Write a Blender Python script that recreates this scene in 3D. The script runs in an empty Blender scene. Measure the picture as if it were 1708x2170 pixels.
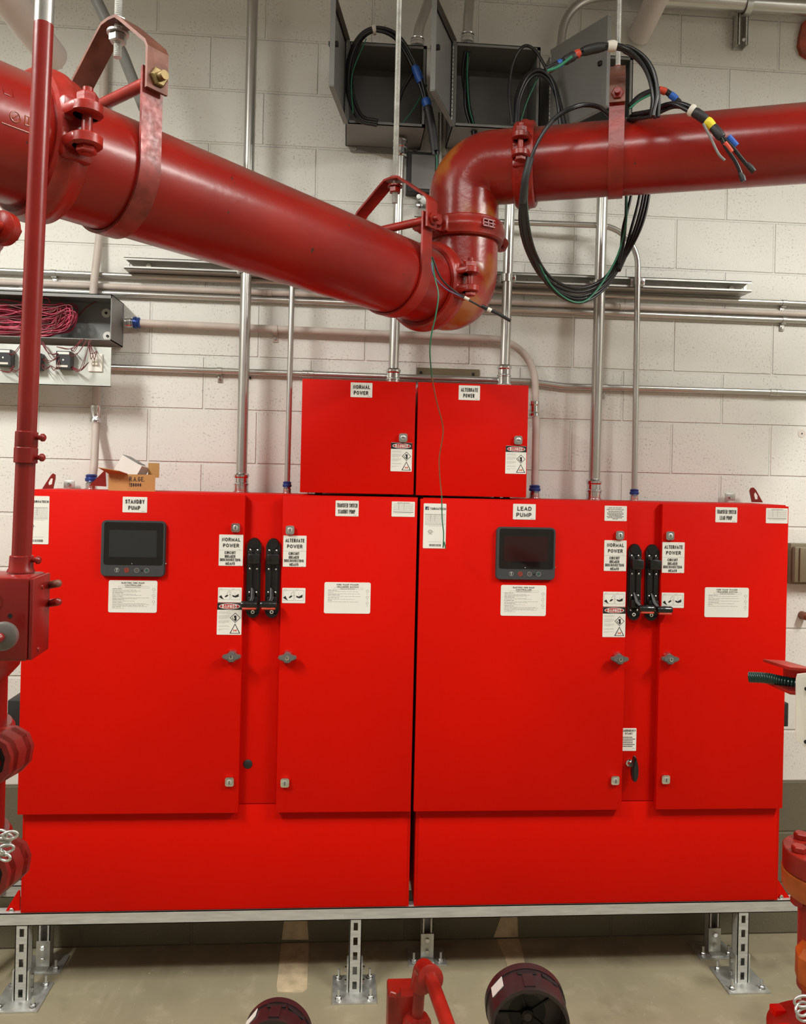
import bpy, bmesh, math, random
from mathutils import Vector, Matrix
random.seed(7)
PI = math.pi
sc = bpy.context.scene
C = sc.collection

# ------------------------------------------------------------------ camera
F = 1660.0; CX = 854.0; CY = 1010.0
CAM_D = 3.0217; CAM_H = 1.7874; YAW = 0.07251; PITCH = 0.00267; ROLL = 0.02257
_f = Vector((math.sin(YAW)*math.cos(PITCH), math.cos(YAW)*math.cos(PITCH), math.sin(PITCH)))
_r = Vector((math.cos(YAW), -math.sin(YAW), 0)); _u = _r.cross(_f)
RT = math.cos(ROLL)*_r + math.sin(ROLL)*_u
UP = -math.sin(ROLL)*_r + math.cos(ROLL)*_u
FW = _f
EYE = Vector((0, -CAM_D, CAM_H))
cam = bpy.data.cameras.new('camera'); co = bpy.data.objects.new('camera', cam); C.objects.link(co)
M = Matrix.Identity(4)
for i in range(3):
    M[i][0] = RT[i]; M[i][1] = UP[i]; M[i][2] = -FW[i]; M[i][3] = EYE[i]
co.matrix_world = M
cam.sensor_fit = 'VERTICAL'; cam.sensor_height = 36.0; cam.sensor_width = 36.0
cam.lens = F/2170*36.0
cam.shift_y = -(1085-CY)/2170.0
cam.clip_start = 0.05
sc.camera = co
sc.view_settings.view_transform = 'Standard'; sc.view_settings.look = 'None'
sc.view_settings.gamma = 1.0; sc.view_settings.use_curve_mapping = False
sc.view_settings.exposure = 0.0
w = bpy.data.worlds.new('world'); sc.world = w; w.use_nodes = True
w.node_tree.nodes['Background'].inputs[0].default_value = (0.75, 0.78, 0.8, 1)
w.node_tree.nodes['Background'].inputs[1].default_value = 0.3
def lamp(name, loc, size, energy, col=(1, .985, .93), rot=(0, 0, 0), spread=PI):
    l = bpy.data.lights.new(name, 'AREA'); l.shape = 'RECTANGLE'; l.size, l.size_y = size
    l.energy = energy; l.color = col; l.spread = spread
    o = bpy.data.objects.new(name, l); C.objects.link(o); o.location = loc; o.rotation_euler = rot
    return o
lamp('strip_lamp_left', (-2.0, -2.2, 3.52), (.14, 1.2), 122, rot=(0, 0, 0))
lamp('strip_lamp_right', (2.6, -2.2, 3.52), (.14, 1.2), 116, rot=(0, 0, 0))
lamp('strip_lamp_aisle', (.2, -2.55, 3.52), (1.3, .14), 42, rot=(0, 0, 0))  # added fill lamp for the cabinet fronts, no known fixture there
lamp('strip_uplight_left', (-2.0, -2.2, 3.61), (.14, 1.2), 44, rot=(PI, 0, 0))  # added upward fill above the strip, lifts ceiling and upper wall
lamp('strip_uplight_right', (2.6, -2.2, 3.61), (.14, 1.2), 38, rot=(PI, 0, 0))  # same added upward fill over the right strip

def at(px, py, Y):                      # the point of the plane y = Y seen at that pixel of the photograph
    d = FW + (px-CX)/F*RT - (py-CY)/F*UP
    return EYE + d*((CAM_D+Y)/d.y)
def fl(px, py, Z=0.0):
    d = FW + (px-CX)/F*RT - (py-CY)/F*UP
    return EYE + d*((Z-CAM_H)/d.z)
def dep(px, py, Z):
    return EYE + (FW + (px-CX)/F*RT - (py-CY)/F*UP)*Z
def onz(px, Z0, zz):                    # pixel column px, camera depth Z0, height zz
    d = FW*Z0 + RT*((px-CX)/F*Z0); p = EYE + d
    return p + UP*((zz-p.z)/UP.z)

# ------------------------------------------------------------------ materials
def nt(name):
    m = bpy.data.materials.new(name); m.use_nodes = True
    return m, m.node_tree.nodes, m.node_tree.links, m.node_tree.nodes['Principled BSDF']
def N(nodes, t, **k):
    n = nodes.new(t)
    for a, b in k.items(): setattr(n, a, b)
    return n
def mix(nodes, links, fac, a, b, blend='MIX'):
    n = nodes.new('ShaderNodeMix'); n.data_type = 'RGBA'; n.blend_type = blend
    for idx, v in ((0, fac), (6, a), (7, b)):
        if hasattr(v, 'is_output') or isinstance(v, bpy.types.NodeSocket): links.new(v, n.inputs[idx])
        elif idx == 0: n.inputs[0].default_value = v
        else: n.inputs[idx].default_value = (*v, 1)
    return n.outputs[2]
def ramp(nodes, links, src, p0, p1, c0=(0, 0, 0), c1=(1, 1, 1)):
    n = nodes.new('ShaderNodeValToRGB'); n.color_ramp.elements[0].position = p0; n.color_ramp.elements[1].position = p1
    n.color_ramp.elements[0].color = (*c0, 1); n.color_ramp.elements[1].color = (*c1, 1)
    links.new(src, n.inputs[0]); return n.outputs[0]
def noise(nodes, links, scale, detail=3, coord='Object', stretch=None, rough=.5):
    tc = nodes.new('ShaderNodeTexCoord'); n = nodes.new('ShaderNodeTexNoise')
    n.inputs['Scale'].default_value = scale; n.inputs['Detail'].default_value = detail; n.inputs['Roughness'].default_value = rough
    if stretch:
        mp = nodes.new('ShaderNodeMapping'); mp.inputs['Scale'].default_value = stretch
        links.new(tc.outputs[coord], mp.inputs[0]); links.new(mp.outputs[0], n.inputs[0])
    else: links.new(tc.outputs[coord], n.inputs[0])
    return n.outputs[0]
def bump(nodes, links, h, strength, dist, nrm=None):
    b = nodes.new('ShaderNodeBump'); b.inputs['Strength'].default_value = strength; b.inputs['Distance'].default_value = dist
    links.new(h, b.inputs['Height'])
    if nrm is not None: links.new(nrm, b.inputs['Normal'])
    return b.outputs[0]
def mat(name, col, rough=.5, metal=0., var=.12, vs=6, bs=0., bscale=300, bdist=.0004, coat=0., spec=.5, rvar=.0, stretch=None):
    m, n, l, p = nt(name)
    nz = noise(n, l, vs, 4, stretch=stretch)
    c = mix(n, l, ramp(n, l, nz, .3, .7), tuple(x*(1-var) for x in col), tuple(min(1, x*(1+var)) for x in col))
    l.new(c, p.inputs['Base Color'])
    p.inputs['Roughness'].default_value = rough; p.inputs['Metallic'].default_value = metal
    p.inputs['Coat Weight'].default_value = coat; p.inputs['Specular IOR Level'].default_value = spec
    if rvar:
        l.new(ramp(n, l, noise(n, l, vs*3, 5, stretch=stretch), .3, .75, (rough-rvar,)*3, (rough+rvar,)*3), p.inputs['Roughness'])
    if bs: l.new(bump(n, l, noise(n, l, bscale, 2), bs, bdist), p.inputs['Normal'])
    return m
def red_pipe_mat():
    m, n, l, p = nt('red_enamel_dusty')
    base = mix(n, l, ramp(n, l, noise(n, l, 3.5, 5), .35, .7), (.205, .005, .003), (.30, .0085, .003))
    geo = n.new('ShaderNodeNewGeometry'); sp = n.new('ShaderNodeSeparateXYZ'); l.new(geo.outputs['Normal'], sp.inputs[0])
    mm = n.new('ShaderNodeMath'); mm.operation = 'MULTIPLY'
    l.new(ramp(n, l, sp.outputs[2], .42, .95), mm.inputs[0]); l.new(ramp(n, l, noise(n, l, 9, 6), .22, .52), mm.inputs[1])
    m2 = n.new('ShaderNodeMath'); m2.operation = 'MULTIPLY'; m2.inputs[1].default_value = .9; l.new(mm.outputs[0], m2.inputs[0])
    c = mix(n, l, m2.outputs[0], base, (.105, .066, .05))
    chip = ramp(n, l, noise(n, l, 46, 2), .735, .76)
    c = mix(n, l, chip, c, (.06, .02, .015))
    l.new(c, p.inputs['Base Color'])
    l.new(ramp(n, l, mm.outputs[0], 0, 1, (.27,)*3, (.6,)*3), p.inputs['Roughness'])
    l.new(bump(n, l, noise(n, l, 30, 4), .12, .004), p.inputs['Normal'])
    return m
M_ = {}
M_['pipe'] = red_pipe_mat()
def elbow_mat():
    m, n, l, p = nt('red_enamel_orange_overspray')
    base = mix(n, l, ramp(n, l, noise(n, l, 5, 5), .35, .7), (.22, .008, .004), (.31, .012, .005))
    c = mix(n, l, ramp(n, l, noise(n, l, 6, 3), .49, .60), base, (.30, .085, .012))
    l.new(c, p.inputs['Base Color']); p.inputs['Roughness'].default_value = .26
    l.new(bump(n, l, noise(n, l, 40, 4), .2, .004), p.inputs['Normal'])
    return m
M_['elbow'] = elbow_mat()
M_['casting'] = mat('red_cast_paint', (.26, .012, .006), .34, var=.4, vs=12, bs=.25, bscale=60, bdist=.003)
M_['darkred'] = mat('dark_red_paint', (.20, .009, .007), .30, var=.2, vs=8, bs=.1, bscale=60, bdist=.002)
M_['orange'] = mat('orange_primer', (.45, .09, .01), .4, var=.4, vs=14)
M_['cab'] = mat('cabinet_red_powder', (.58, .0038, .0001), .55, var=.05, vs=2, spec=.09, bs=.35, bscale=420, bdist=.0004)
M_['galv'] = mat('galvanised_zinc', (.55, .56, .53), .38, .7, var=.18, vs=30, rvar=.08)
M_['strut'] = mat('galvanised_strut', (.50, .50, .47), .45, .35, var=.14, vs=14, rvar=.06, stretch=(1, 8, 8))
M_['emt'] = mat('steel_conduit', (.54, .53, .50), .30, .85, var=.05, vs=3, rvar=.03)
M_['chrome'] = mat('bright_fitting_zinc', (.72, .73, .74), .16, 1.0, var=.15, vs=40)
M_['blue'] = mat('blue_fitting_ring', (.03, .07, .28), .3, .5)
M_['painted'] = mat('painted_conduit_cream', (.50, .43, .38), .55, var=.12, vs=12)
M_['whitepipe'] = mat('white_pipe_jacket', (.62, .56, .52), .55, var=.08, vs=5)
M_['label'] = mat('label_white', (.74, .72, .66), .5, var=.02)
M_['ink'] = mat('label_black_ink', (.012, .012, .012), .5, var=0)
M_['grey_ink'] = mat('label_grey_ink', (.30, .29, .27), .5, var=0)
M_['red_ink'] = mat('label_red_ink', (.42, .012, .02), .5, var=0)
M_['navy'] = mat('label_navy_ink', (.02, .025, .09), .5, var=0)
M_['black'] = mat('black_plastic', (.010, .010, .010), .22, var=.1)
M_['blackm'] = mat('black_rubber', (.014, .013, .014), .5, var=.2)
M_['bezel'] = mat('screen_bezel_grey', (.045, .046, .05), .42, var=.08)
M_['screen'] = mat('screen_glass', (.006, .006, .006), .06, var=0, spec=.6)
M_['lcd'] = mat('dark_lcd', (.022, .024, .024), .08, var=.05)
M_['lcdred'] = mat('dark_lcd_warm', (.022, .006, .006), .10, var=.05)
M_['wing'] = mat('grey_cast_knob', (.16, .15, .14), .4, .4, var=.1)
M_['enc'] = mat('grey_enclosure_paint', (.20, .20, .19), .42, var=.10, vs=5)
M_['enc_in'] = mat('grey_enclosure_interior', (.16, .155, .145), .5, var=.12, vs=3)
M_['sheet'] = mat('pale_zinc_sheet', (.58, .60, .56), .35, .35, var=.16, vs=9)
M_['cable'] = mat('black_cable', (.012, .012, .013), .28, var=.2, bs=.1, bscale=80)
M_['green'] = mat('green_wire', (.02, .17, .09), .35)
M_['tan'] = mat('tan_wire', (.32, .13, .06), .4)
M_['violet'] = mat('violet_wire', (.10, .08, .16), .4)
M_['tblue'] = mat('blue_tape', (.02, .10, .42), .4)
M_['tred'] = mat('red_tape', (.50, .05, .02), .4)
M_['tyel'] = mat('yellow_tape', (.75, .62, .03), .4)
M_['twhite'] = mat('white_tape', (.62, .58, .50), .5)
M_['pink'] = mat('pink_red_wire', (.46, .025, .07), .35, var=.25, vs=20)
M_['maroon'] = mat('dark_red_wire', (.14, .016, .02), .4, var=.3, vs=20)
M_['brass'] = mat('weathered_bolt', (.22, .16, .07), .4, .7, var=.3, vs=30)
M_['rust'] = mat('rusty_red_steel', (.15, .055, .035), .48, .2, var=.4, vs=18, rvar=.1)
M_['card'] = mat('brown_cardboard', (.42, .22, .07), .8, var=.08, vs=8)
M_['carton'] = mat('white_carton', (.66, .60, .56), .6, var=.04)
M_['hose'] = mat('dark_green_hose', (.003, .03, .024), .25)
M_['khaki'] = mat('khaki_box_cover', (.17, .14, .08), .45, var=.1)
M_['copper'] = mat('aged_copper', (.22, .08, .04), .4, .6)
M_['drum'] = mat('dark_plum_paint', (.022, .014, .015), .34, var=.35, vs=9)
M_['void'] = mat('black_hollow', (.004, .004, .004), .6, var=0)
M_['patchc'] = mat('cream_floor_patch', (.48, .38, .24), .7, var=.25, vs=20)
M_['dgrey'] = mat('dark_device_plastic', (.03, .03, .032), .35)
M_['mark'] = mat('black_marker', (.02, .012, .02), .6, var=0)
M_['sealant'] = mat('rust_red_sealant', (.30, .05, .02), .55, var=.4, vs=25, bs=.4, bscale=60, bdist=.004)

X0 = -0.7487
def wall_mat():
    m, n, l, p = nt('painted_concrete_block')
    tc = n.new('ShaderNodeTexCoord'); sp = n.new('ShaderNodeSeparateXYZ'); l.new(tc.outputs['Object'], sp.inputs[0])
    cb = n.new('ShaderNodeCombineXYZ')
    ax = n.new('ShaderNodeMath'); ax.operation = 'ADD'; ax.inputs[1].default_value = -X0+.4064*40; l.new(sp.outputs[0], ax.inputs[0])
    l.new(ax.outputs[0], cb.inputs[0]); l.new(sp.outputs[2], cb.inputs[1])
    def brick(ms, sm):
        b = n.new('ShaderNodeTexBrick'); b.offset = .5; b.squash = 1.0
        b.inputs['Scale'].default_value = 1; b.inputs['Brick Width'].default_value = .4064; b.inputs['Row Height'].default_value = .2032
        b.inputs['Mortar Size'].default_value = ms; b.inputs['Mortar Smooth'].default_value = sm; b.inputs['Bias'].default_value = 0
        b.inputs['Color1'].default_value = (.46, .46, .46, 1); b.inputs['Color2'].default_value = (.54, .54, .54, 1); b.inputs['Mortar'].default_value = (.5, .5, .5, 1)
        l.new(cb.outputs[0], b.inputs[0]); return b
    b = brick(.0060, .6)
    gt = n.new('ShaderNodeMath'); gt.operation = 'GREATER_THAN'; gt.inputs[1].default_value = .612; l.new(sp.outputs[2], gt.inputs[0])
    big = noise(n, l, 1.6, 4)
    cream = mix(n, l, ramp(n, l, big, .35, .65), (.66, .65, .60), (.72, .71, .66))
    olive = mix(n, l, ramp(n, l, big, .35, .65), (.115, .10, .062), (.14, .125, .08))
    col = mix(n, l, gt.outputs[0], olive, cream)
    col = mix(n, l, .35, col, b.outputs['Color'], 'OVERLAY')
    # pinholes of the open textured block
    dots = ramp(n, l, noise(n, l, 130, 3, rough=.65), .585, .64)
    msk = n.new('ShaderNodeMath'); msk.operation = 'MULTIPLY'; l.new(dots, msk.inputs[0]); l.new(ramp(n, l, noise(n, l, 7, 5), .38, .60), msk.inputs[1])
    mk2 = n.new('ShaderNodeMath'); mk2.operation = 'MULTIPLY'; mk2.inputs[1].default_value = .62; l.new(msk.outputs[0], mk2.inputs[0])
    col = mix(n, l, mk2.outputs[0], col, (.20, .17, .14))
    jl = n.new('ShaderNodeMath'); jl.operation = 'MULTIPLY'; jl.inputs[1].default_value = .03; l.new(b.outputs['Fac'], jl.inputs[0])
    col = mix(n, l, jl.outputs[0], col, (.26, .22, .18))
    l.new(col, p.inputs['Base Color']); p.inputs['Roughness'].default_value = .6
    inv = n.new('ShaderNodeMath'); inv.operation = 'SUBTRACT'; inv.inputs[0].default_value = 1; l.new(b.outputs['Fac'], inv.inputs[1])
    n1 = bump(n, l, noise(n, l, 120, 4), .35, .003)
    n2 = bump(n, l, inv.outputs[0], .8, .0045, n1)
    l.new(n2, p.inputs['Normal'])
    return m
def floor_mat():
    m, n, l, p = nt('painted_concrete_floor')
    c = mix(n, l, ramp(n, l, noise(n, l, 2.2, 6), .32, .7), (.24, .21, .135), (.33, .29, .19))
    st = ramp(n, l, noise(n, l, 5, 5, stretch=(6, 1, 1)), .56, .72)
    k = n.new('ShaderNodeMath'); k.operation = 'MULTIPLY'; k.inputs[1].default_value = .22; l.new(st, k.inputs[0])
    c = mix(n, l, k.outputs[0], c, (.40, .34, .24))
    k2 = n.new('ShaderNodeMath'); k2.operation = 'MULTIPLY'; k2.inputs[1].default_value = .45; l.new(ramp(n, l, noise(n, l, 9, 7, rough=.7), .55, .72), k2.inputs[0])
    c = mix(n, l, k2.outputs[0], c, (.46, .40, .29))
    k3 = n.new('ShaderNodeMath'); k3.operation = 'MULTIPLY'; k3.inputs[1].default_value = .55; l.new(ramp(n, l, noise(n, l, 4, 6), .56, .7), k3.inputs[0])
    c = mix(n, l, k3.outputs[0], c, (.12, .10, .065))
    c = mix(n, l, ramp(n, l, noise(n, l, 60, 2), .74, .77), c, (.6, .55, .45))
    l.new(c, p.inputs['Base Color'])
    l.new(ramp(n, l, noise(n, l, 6, 5), .3, .7, (.3,)*3, (.55,)*3), p.inputs['Roughness'])
    l.new(bump(n, l, noise(n, l, 18, 5), .15, .004), p.inputs['Normal'])
    return m
M_['wall'] = wall_mat(); M_['floor'] = floor_mat()
M_['ceil'] = mat('grey_ceiling', (.42, .41, .39), .8)
M_['room'] = mat('taupe_room_wall', (.32, .30, .26), .7)
M_['trough'] = mat('trough_grey_back', (.24, .25, .24), .4, var=.15, vs=8)
M_['strapm'] = mat('maroon_steel_strap', (.20, .028, .022), .36, .1, var=.45, vs=30, rvar=.1)

# ------------------------------------------------------------------ mesh builder
def frame(a, d, up=Vector((0, 0, 1))):
    d = Vector(d).normalized(); s = up.cross(d)
    if s.length < 1e-4: s = Vector((1, 0, 0)).cross(d)
    s.normalize(); t = d.cross(s)
    m = Matrix.Identity(4)
    for i in range(3): m[i][0] = s[i]; m[i][1] = t[i]; m[i][2] = d[i]; m[i][3] = a[i]
    return m
def _arc(cx, cz, rx, rz, a0, a1, n=10): return [(cx+rx*math.cos(math.radians(a0+(a1-a0)*i/n)), cz+rz*math.sin(math.radians(a0+(a1-a0)*i/n))) for i in range(n+1)]
GL = {'A': (.74, [[(0, 0), (.5, 1), (1, 0)], [(.18, .34), (.82, .34)]]),
 'B': (.66, [[(0, 0), (0, 1), (.6, 1)]+_arc(.6, .76, .36, .24, 90, -90, 8)+[(0, .52)], [(.6, .52)]+_arc(.62, .26, .38, .26, 90, -90, 8)+[(0, 0)]]),
 'C': (.72, [_arc(.5, .5, .5, .5, 42, 318, 18)]), 'D': (.70, [[(0, 0), (0, 1), (.45, 1)]+_arc(.45, .5, .55, .5, 90, -90, 12)+[(0, 0)]]),
 'E': (.60, [[(1, 1), (0, 1), (0, 0), (1, 0)], [(0, .52), (.9, .52)]]), 'F': (.56, [[(1, 1), (0, 1), (0, 0)], [(0, .5), (.85, .5)]]),
 'G': (.76, [_arc(.5, .5, .5, .5, 42, 330, 18)+[(1, .45), (.55, .45)]]), 'H': (.68, [[(0, 0), (0, 1)], [(1, 0), (1, 1)], [(0, .52), (1, .52)]]),
 'I': (.14, [[(.5, 0), (.5, 1)]]), 'K': (.68, [[(0, 0), (0, 1)], [(1, 1), (0, .36)], [(.34, .58), (1, 0)]]), 'L': (.56, [[(0, 1), (0, 0), (1, 0)]]),
 'M': (.82, [[(0, 0), (0, 1), (.5, .12), (1, 1), (1, 0)]]), 'N': (.68, [[(0, 0), (0, 1), (1, 0), (1, 1)]]),
 'O': (.76, [_arc(.5, .5, .5, .5, 0, 360, 24)]), 'P': (.64, [[(0, 0), (0, 1), (.6, 1)]+_arc(.6, .73, .4, .27, 90, -90, 8)+[(0, .46)]]),
 'R': (.68, [[(0, 0), (0, 1), (.6, 1)]+_arc(.6, .74, .36, .26, 90, -90, 8)+[(0, .48)], [(.58, .48), (1, 0)]]),
 'S': (.64, [[(.97, .78)]+_arc(.5, .75, .44, .25, 30, 250, 10)+_arc(.52, .26, .46, .26, 75, -150, 10)]),
 'T': (.64, [[(0, 1), (1, 1)], [(.5, 1), (.5, 0)]]), 'U': (.68, [[(0, 1)]+_arc(.5, .36, .5, .36, 180, 360, 12)+[(1, 1)]]),
 'W': (.96, [[(0, 1), (.26, 0), (.5, .9), (.74, 0), (1, 1)]]), 'Y': (.70, [[(0, 1), (.5, .45), (1, 1)], [(.5, .45), (.5, 0)]]),
 'c': (.5, [_arc(.5, .35, .5, .35, 45, 315, 12)]), 'u': (.5, [[(0, .7)]+_arc(.5, .3, .5, .3, 180, 360, 8)+[(1, .7), (1, 0)]]), 's': (.45, [[(.9, .6)]+_arc(.5, .52, .45, .17, 30, 240, 6)+_arc(.5, .18, .45, .18, 70, -150, 6)]),
 '.': (.12, [[(.5, 0), (.5, .04)]]), '1': (.3, [[(0, .75), (.8, 1), (.7, 0)]]), '2': (.55, [_arc(.5, .72, .45, .28, 170, -30, 8)+[(0, 0), (1, .04)]]),
 '8': (.55, [_arc(.5, .76, .38, .24, -90, 270, 12), _arc(.5, .26, .46, .26, 90, 450, 12)]), '0': (.58, [_arc(.5, .5, .48, .46, 80, 430, 14)])}
class MB:
    def __init__(s): s.v = []; s.f = []; s.mi = []; s.mats = []
    def mid(s, m):
        if m not in s.mats: s.mats.append(m)
        return s.mats.index(m)
    def add(s, vs, fs, m=None, M=None):
        o = len(s.v); k = s.mid(m)
        s.v += [tuple(M @ Vector(q)) if M is not None else tuple(q) for q in vs]
        for f in fs: s.f.append([o+i for i in f]); s.mi.append(k)
        return s
    def addbm(s, bm, m=None, M=None):
        bm.verts.index_update()
        s.add([x.co.copy() for x in bm.verts], [[q.index for q in f.verts] for f in bm.faces], m, M); bm.free(); return s
    def box(s, x0, x1, y0, y1, z0, z1, m=None, bev=0., M=None, seg=2):
        bm = bmesh.new(); bmesh.ops.create_cube(bm, size=1)
        for v in bm.verts: v.co = Vector(((x0+x1)/2+v.co.x*(x1-x0), (y0+y1)/2+v.co.y*(y1-y0), (z0+z1)/2+v.co.z*(z1-z0)))
        if bev: bmesh.ops.bevel(bm, geom=list(bm.edges), offset=bev, segments=seg, affect='EDGES', profile=.5)
        return s.addbm(bm, m, M)
    def prism(s, pts, d0, d1, m=None, M=None):      # 2-D outline (x, z) extruded along y
        n = len(pts); area = sum(pts[i][0]*pts[(i+1) % n][1]-pts[(i+1) % n][0]*pts[i][1] for i in range(n))
        if area < 0: pts = pts[::-1]
        if d0 > d1: d0, d1 = d1, d0
        vs = [(x, d0, z) for x, z in pts]+[(x, d1, z) for x, z in pts]
        fs = [list(range(n)), list(range(2*n-1, n-1, -1))]+[[i, n+i, n+(i+1) % n, (i+1) % n] for i in range(n)]
        return s.add(vs, fs, m, M)
    def lathe(s, M, prof, m=None, n=32):            # prof: (radius, height along local z)
        vs = []; fs = []
        for r, h in prof:
            for i in range(n): a = 2*PI*i/n; vs.append((r*math.cos(a), r*math.sin(a), h))
        for k in range(len(prof)-1):
            for i in range(n): fs.append([k*n+i, k*n+(i+1) % n, (k+1)*n+(i+1) % n, (k+1)*n+i])
        if prof[0][0] > 1e-6: fs.append(list(range(n-1, -1, -1)))
        if prof[-1][0] > 1e-6: fs.append([(len(prof)-1)*n+i for i in range(n)])
        return s.add(vs, fs, m, M)
    def ring(s, M, prof, m=None, n=40):             # closed profile
        return s._ring(M, prof, m, n)
    def _ring(s, M, prof, m, n):
        vs = []; fs = []; K = len(prof)
        for r, h in prof:
            for i in range(n): a = 2*PI*i/n; vs.append((r*math.cos(a), r*math.sin(a), h))
        for k in range(K):
            k2 = (k+1) % K
            for i in range(n): fs.append([k*n+i, k*n+(i+1) % n, k2*n+(i+1) % n, k2*n+i])
        return s.add(vs, fs, m, M)
    def cyl(s, a, b, r, m=None, n=20, r2=None, bev=0.):
        a = Vector(a); b = Vector(b); L = (b-a).length; r2 = r if r2 is None else r2
        pr = [(r, 0), (r2, L)] if not bev else [(r-bev, 0), (r, bev), (r2, L-bev), (r2-bev, L)]
        return s.lathe(frame(a, b-a), pr, m, n)
    def tube(s, pts, r, m=None, n=14, cap=True):
        pts = [Vector(p) for p in pts]; K = len(pts); vs = []; fs = []
        T = [(pts[min(i+1, K-1)]-pts[max(i-1, 0)]).normalized() for i in range(K)]
        ref = Vector((0, 0, 1)) if abs(T[0].z) < .9 else Vector((1, 0, 0))
        nrm = (ref-T[0]*ref.dot(T[0])).normalized()
        rr = r if hasattr(r, '__len__') else [r]*K
        for i in range(K):
            nrm = (nrm-T[i]*nrm.dot(T[i])).normalized(); bn = T[i].cross(nrm)
            for j in range(n):
                a = 2*PI*j/n; vs.append(pts[i]+(nrm*math.cos(a)+bn*math.sin(a))*rr[i])
        for i in range(K-1):
            for j in range(n): fs.append([i*n+j, i*n+(j+1) % n, (i+1)*n+(j+1) % n, (i+1)*n+j])
        if cap: fs.append(list(range(n-1, -1, -1))); fs.append([(K-1)*n+j for j in range(n)])
        return s.add(vs, fs, m)
    def hexn(s, a, d, r, h, m=None):
        return s.lathe(frame(a, d), [(r*.9, 0), (r, h*.12), (r, h*.85), (r*.85, h)], m, 6)
    def text(s, txt, x0, x1, z0, z1, y, m, bold=0., th=None):   # upright sans capitals drawn as strokes, fitted into the box
        tot = sum(GL[c][0] if c in GL else .35 for c in txt)+.20*(len(txt)-1)
        sx = (x1-x0)/tot; sz = (z1-z0); t = th or sz*(.175 if bold < .015 else .20); t = min(t, sx*.24 if bold < .015 else sx*.28, sz*.3); t = max(t, sz*.11) if not th else t
        cx = x0
        for c in txt:
            wd, st = GL.get(c, (.35, []))
            for pl in st:
                P_ = [Vector((cx+t/2+(p[0])*(wd*sx-t), z0+t/2+p[1]*(sz-t))) for p in pl]; K = len(P_); cl = (P_[0]-P_[-1]).length < 1e-7 and K > 3
                L_ = []; R2 = []
                for i in range(K):
                    a = P_[i-1] if i else (P_[-2] if cl else None); b = P_[i+1] if i < K-1 else (P_[1] if cl else None)
                    d1 = (P_[i]-a).normalized() if a is not None else None; d2 = (b-P_[i]).normalized() if b is not None else None
                    d1 = d1 if d1 is not None else d2; d2 = d2 if d2 is not None else d1
                    n1 = Vector((-d1.y, d1.x)); n2 = Vector((-d2.y, d2.x)); nn = n1+n2
                    if nn.length < .3: nn = n1
                    nn = nn.normalized(); k = min(1/max(nn.dot(n1), .3), 1.9)
                    q = P_[i].copy()
                    if not cl and i == 0: q = q-d2*t*.5
                    if not cl and i == K-1: q = q+d1*t*.5
                    L_.append(q+nn*t/2*k); R2.append(q-nn*t/2*k)
                vs = [(q.x, y, q.y) for q in L_]+[(q.x, y, q.y) for q in R2]
                s.add(vs, [[i, i+1, K+i+1, K+i] for i in range(K-1)], m)
            cx += (wd+.20)*sx
        return s
    def build(s, name, parent=None, label=None, cat=None, group=None, kind=None, mat=None, smooth=.6):
        off = Vector((0, 0, 0))
        if parent is None:
            if kind != 'structure':
                lo = [min(v[i] for v in s.v) for i in range(3)]; hi = [max(v[i] for v in s.v) for i in range(3)]
                off = Vector(((lo[0]+hi[0])/2, (lo[1]+hi[1])/2, lo[2]))
        else:
            q = parent
            while q is not None: off = off+Vector(q.location); q = q.parent
        me = bpy.data.meshes.new(name); me.from_pydata([tuple(Vector(v)-off) for v in s.v], [], s.f)
        for k in s.mats: me.materials.append(M_[k if k else mat])
        me.polygons.foreach_set('material_index', s.mi); me.update()
        if smooth:
            me.shade_smooth(); me.set_sharp_from_angle(angle=smooth)
        o = bpy.data.objects.new(name, me); C.objects.link(o)
        if parent is None: o.location = off
        else: o.parent = parent
        tag(o, label, cat, group, kind); return o
def tag(o, label=None, cat=None, group=None, kind=None):
    if label: o['label'] = label
    if cat: o['category'] = cat
    if group: o['group'] = group
    if kind: o['kind'] = kind
def thing(name, label, cat, loc, group=None):
    o = bpy.data.objects.new(name, None); o.empty_display_size = .05; C.objects.link(o); o.location = Vector(loc)
    tag(o, label, cat, group); return o
def fillet(pts, rad, seg=8):
    pts = [Vector(p) for p in pts]; out = [pts[0]]
    for i in range(1, len(pts)-1):
        a = (pts[i-1]-pts[i]); b = (pts[i+1]-pts[i]); ua = a.normalized(); ub = b.normalized()
        R = rad[i-1] if hasattr(rad, '__len__') else rad
        ang = ua.angle(ub); t = min(R/math.tan(ang/2), a.length*.49, b.length*.49); Rr = t*math.tan(ang/2)
        c = pts[i]+(ua+ub).normalized()*(Rr/math.sin(ang/2)); p0 = pts[i]+ua*t-c; p1 = pts[i]+ub*t-c
        om = p0.angle(p1)
        for k in range(seg+1):
            q = k/seg
            out.append(c+(p0*math.sin((1-q)*om)+p1*math.sin(q*om))/math.sin(om) if om > 1e-3 else c+p0)
    out.append(pts[-1]); return out
def spline(pts, per=8):
    pts = [Vector(p) for p in pts]; P = [pts[0]*2-pts[1]]+pts+[pts[-1]*2-pts[-2]]; out = []
    for i in range(1, len(P)-2):
        a, b, c, d = P[i-1:i+3]
        for k in range(per):
            t = k/per
            out.append(.5*((2*b)+(c-a)*t+(2*a-5*b+4*c-d)*t*t+(3*b-a-3*c+d)*t**3))
    out.append(pts[-1]); return out
def rrect(x0, x1, z0, z1, r, n=5):
    out = []
    for cx, cz, a0 in ((x1-r, z0+r, -90), (x1-r, z1-r, 0), (x0+r, z1-r, 90), (x0+r, z0+r, 180)):
        for k in range(n+1):
            a = math.radians(a0+90*k/n); out.append((cx+r*math.cos(a), cz+r*math.sin(a)))
    return out
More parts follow.
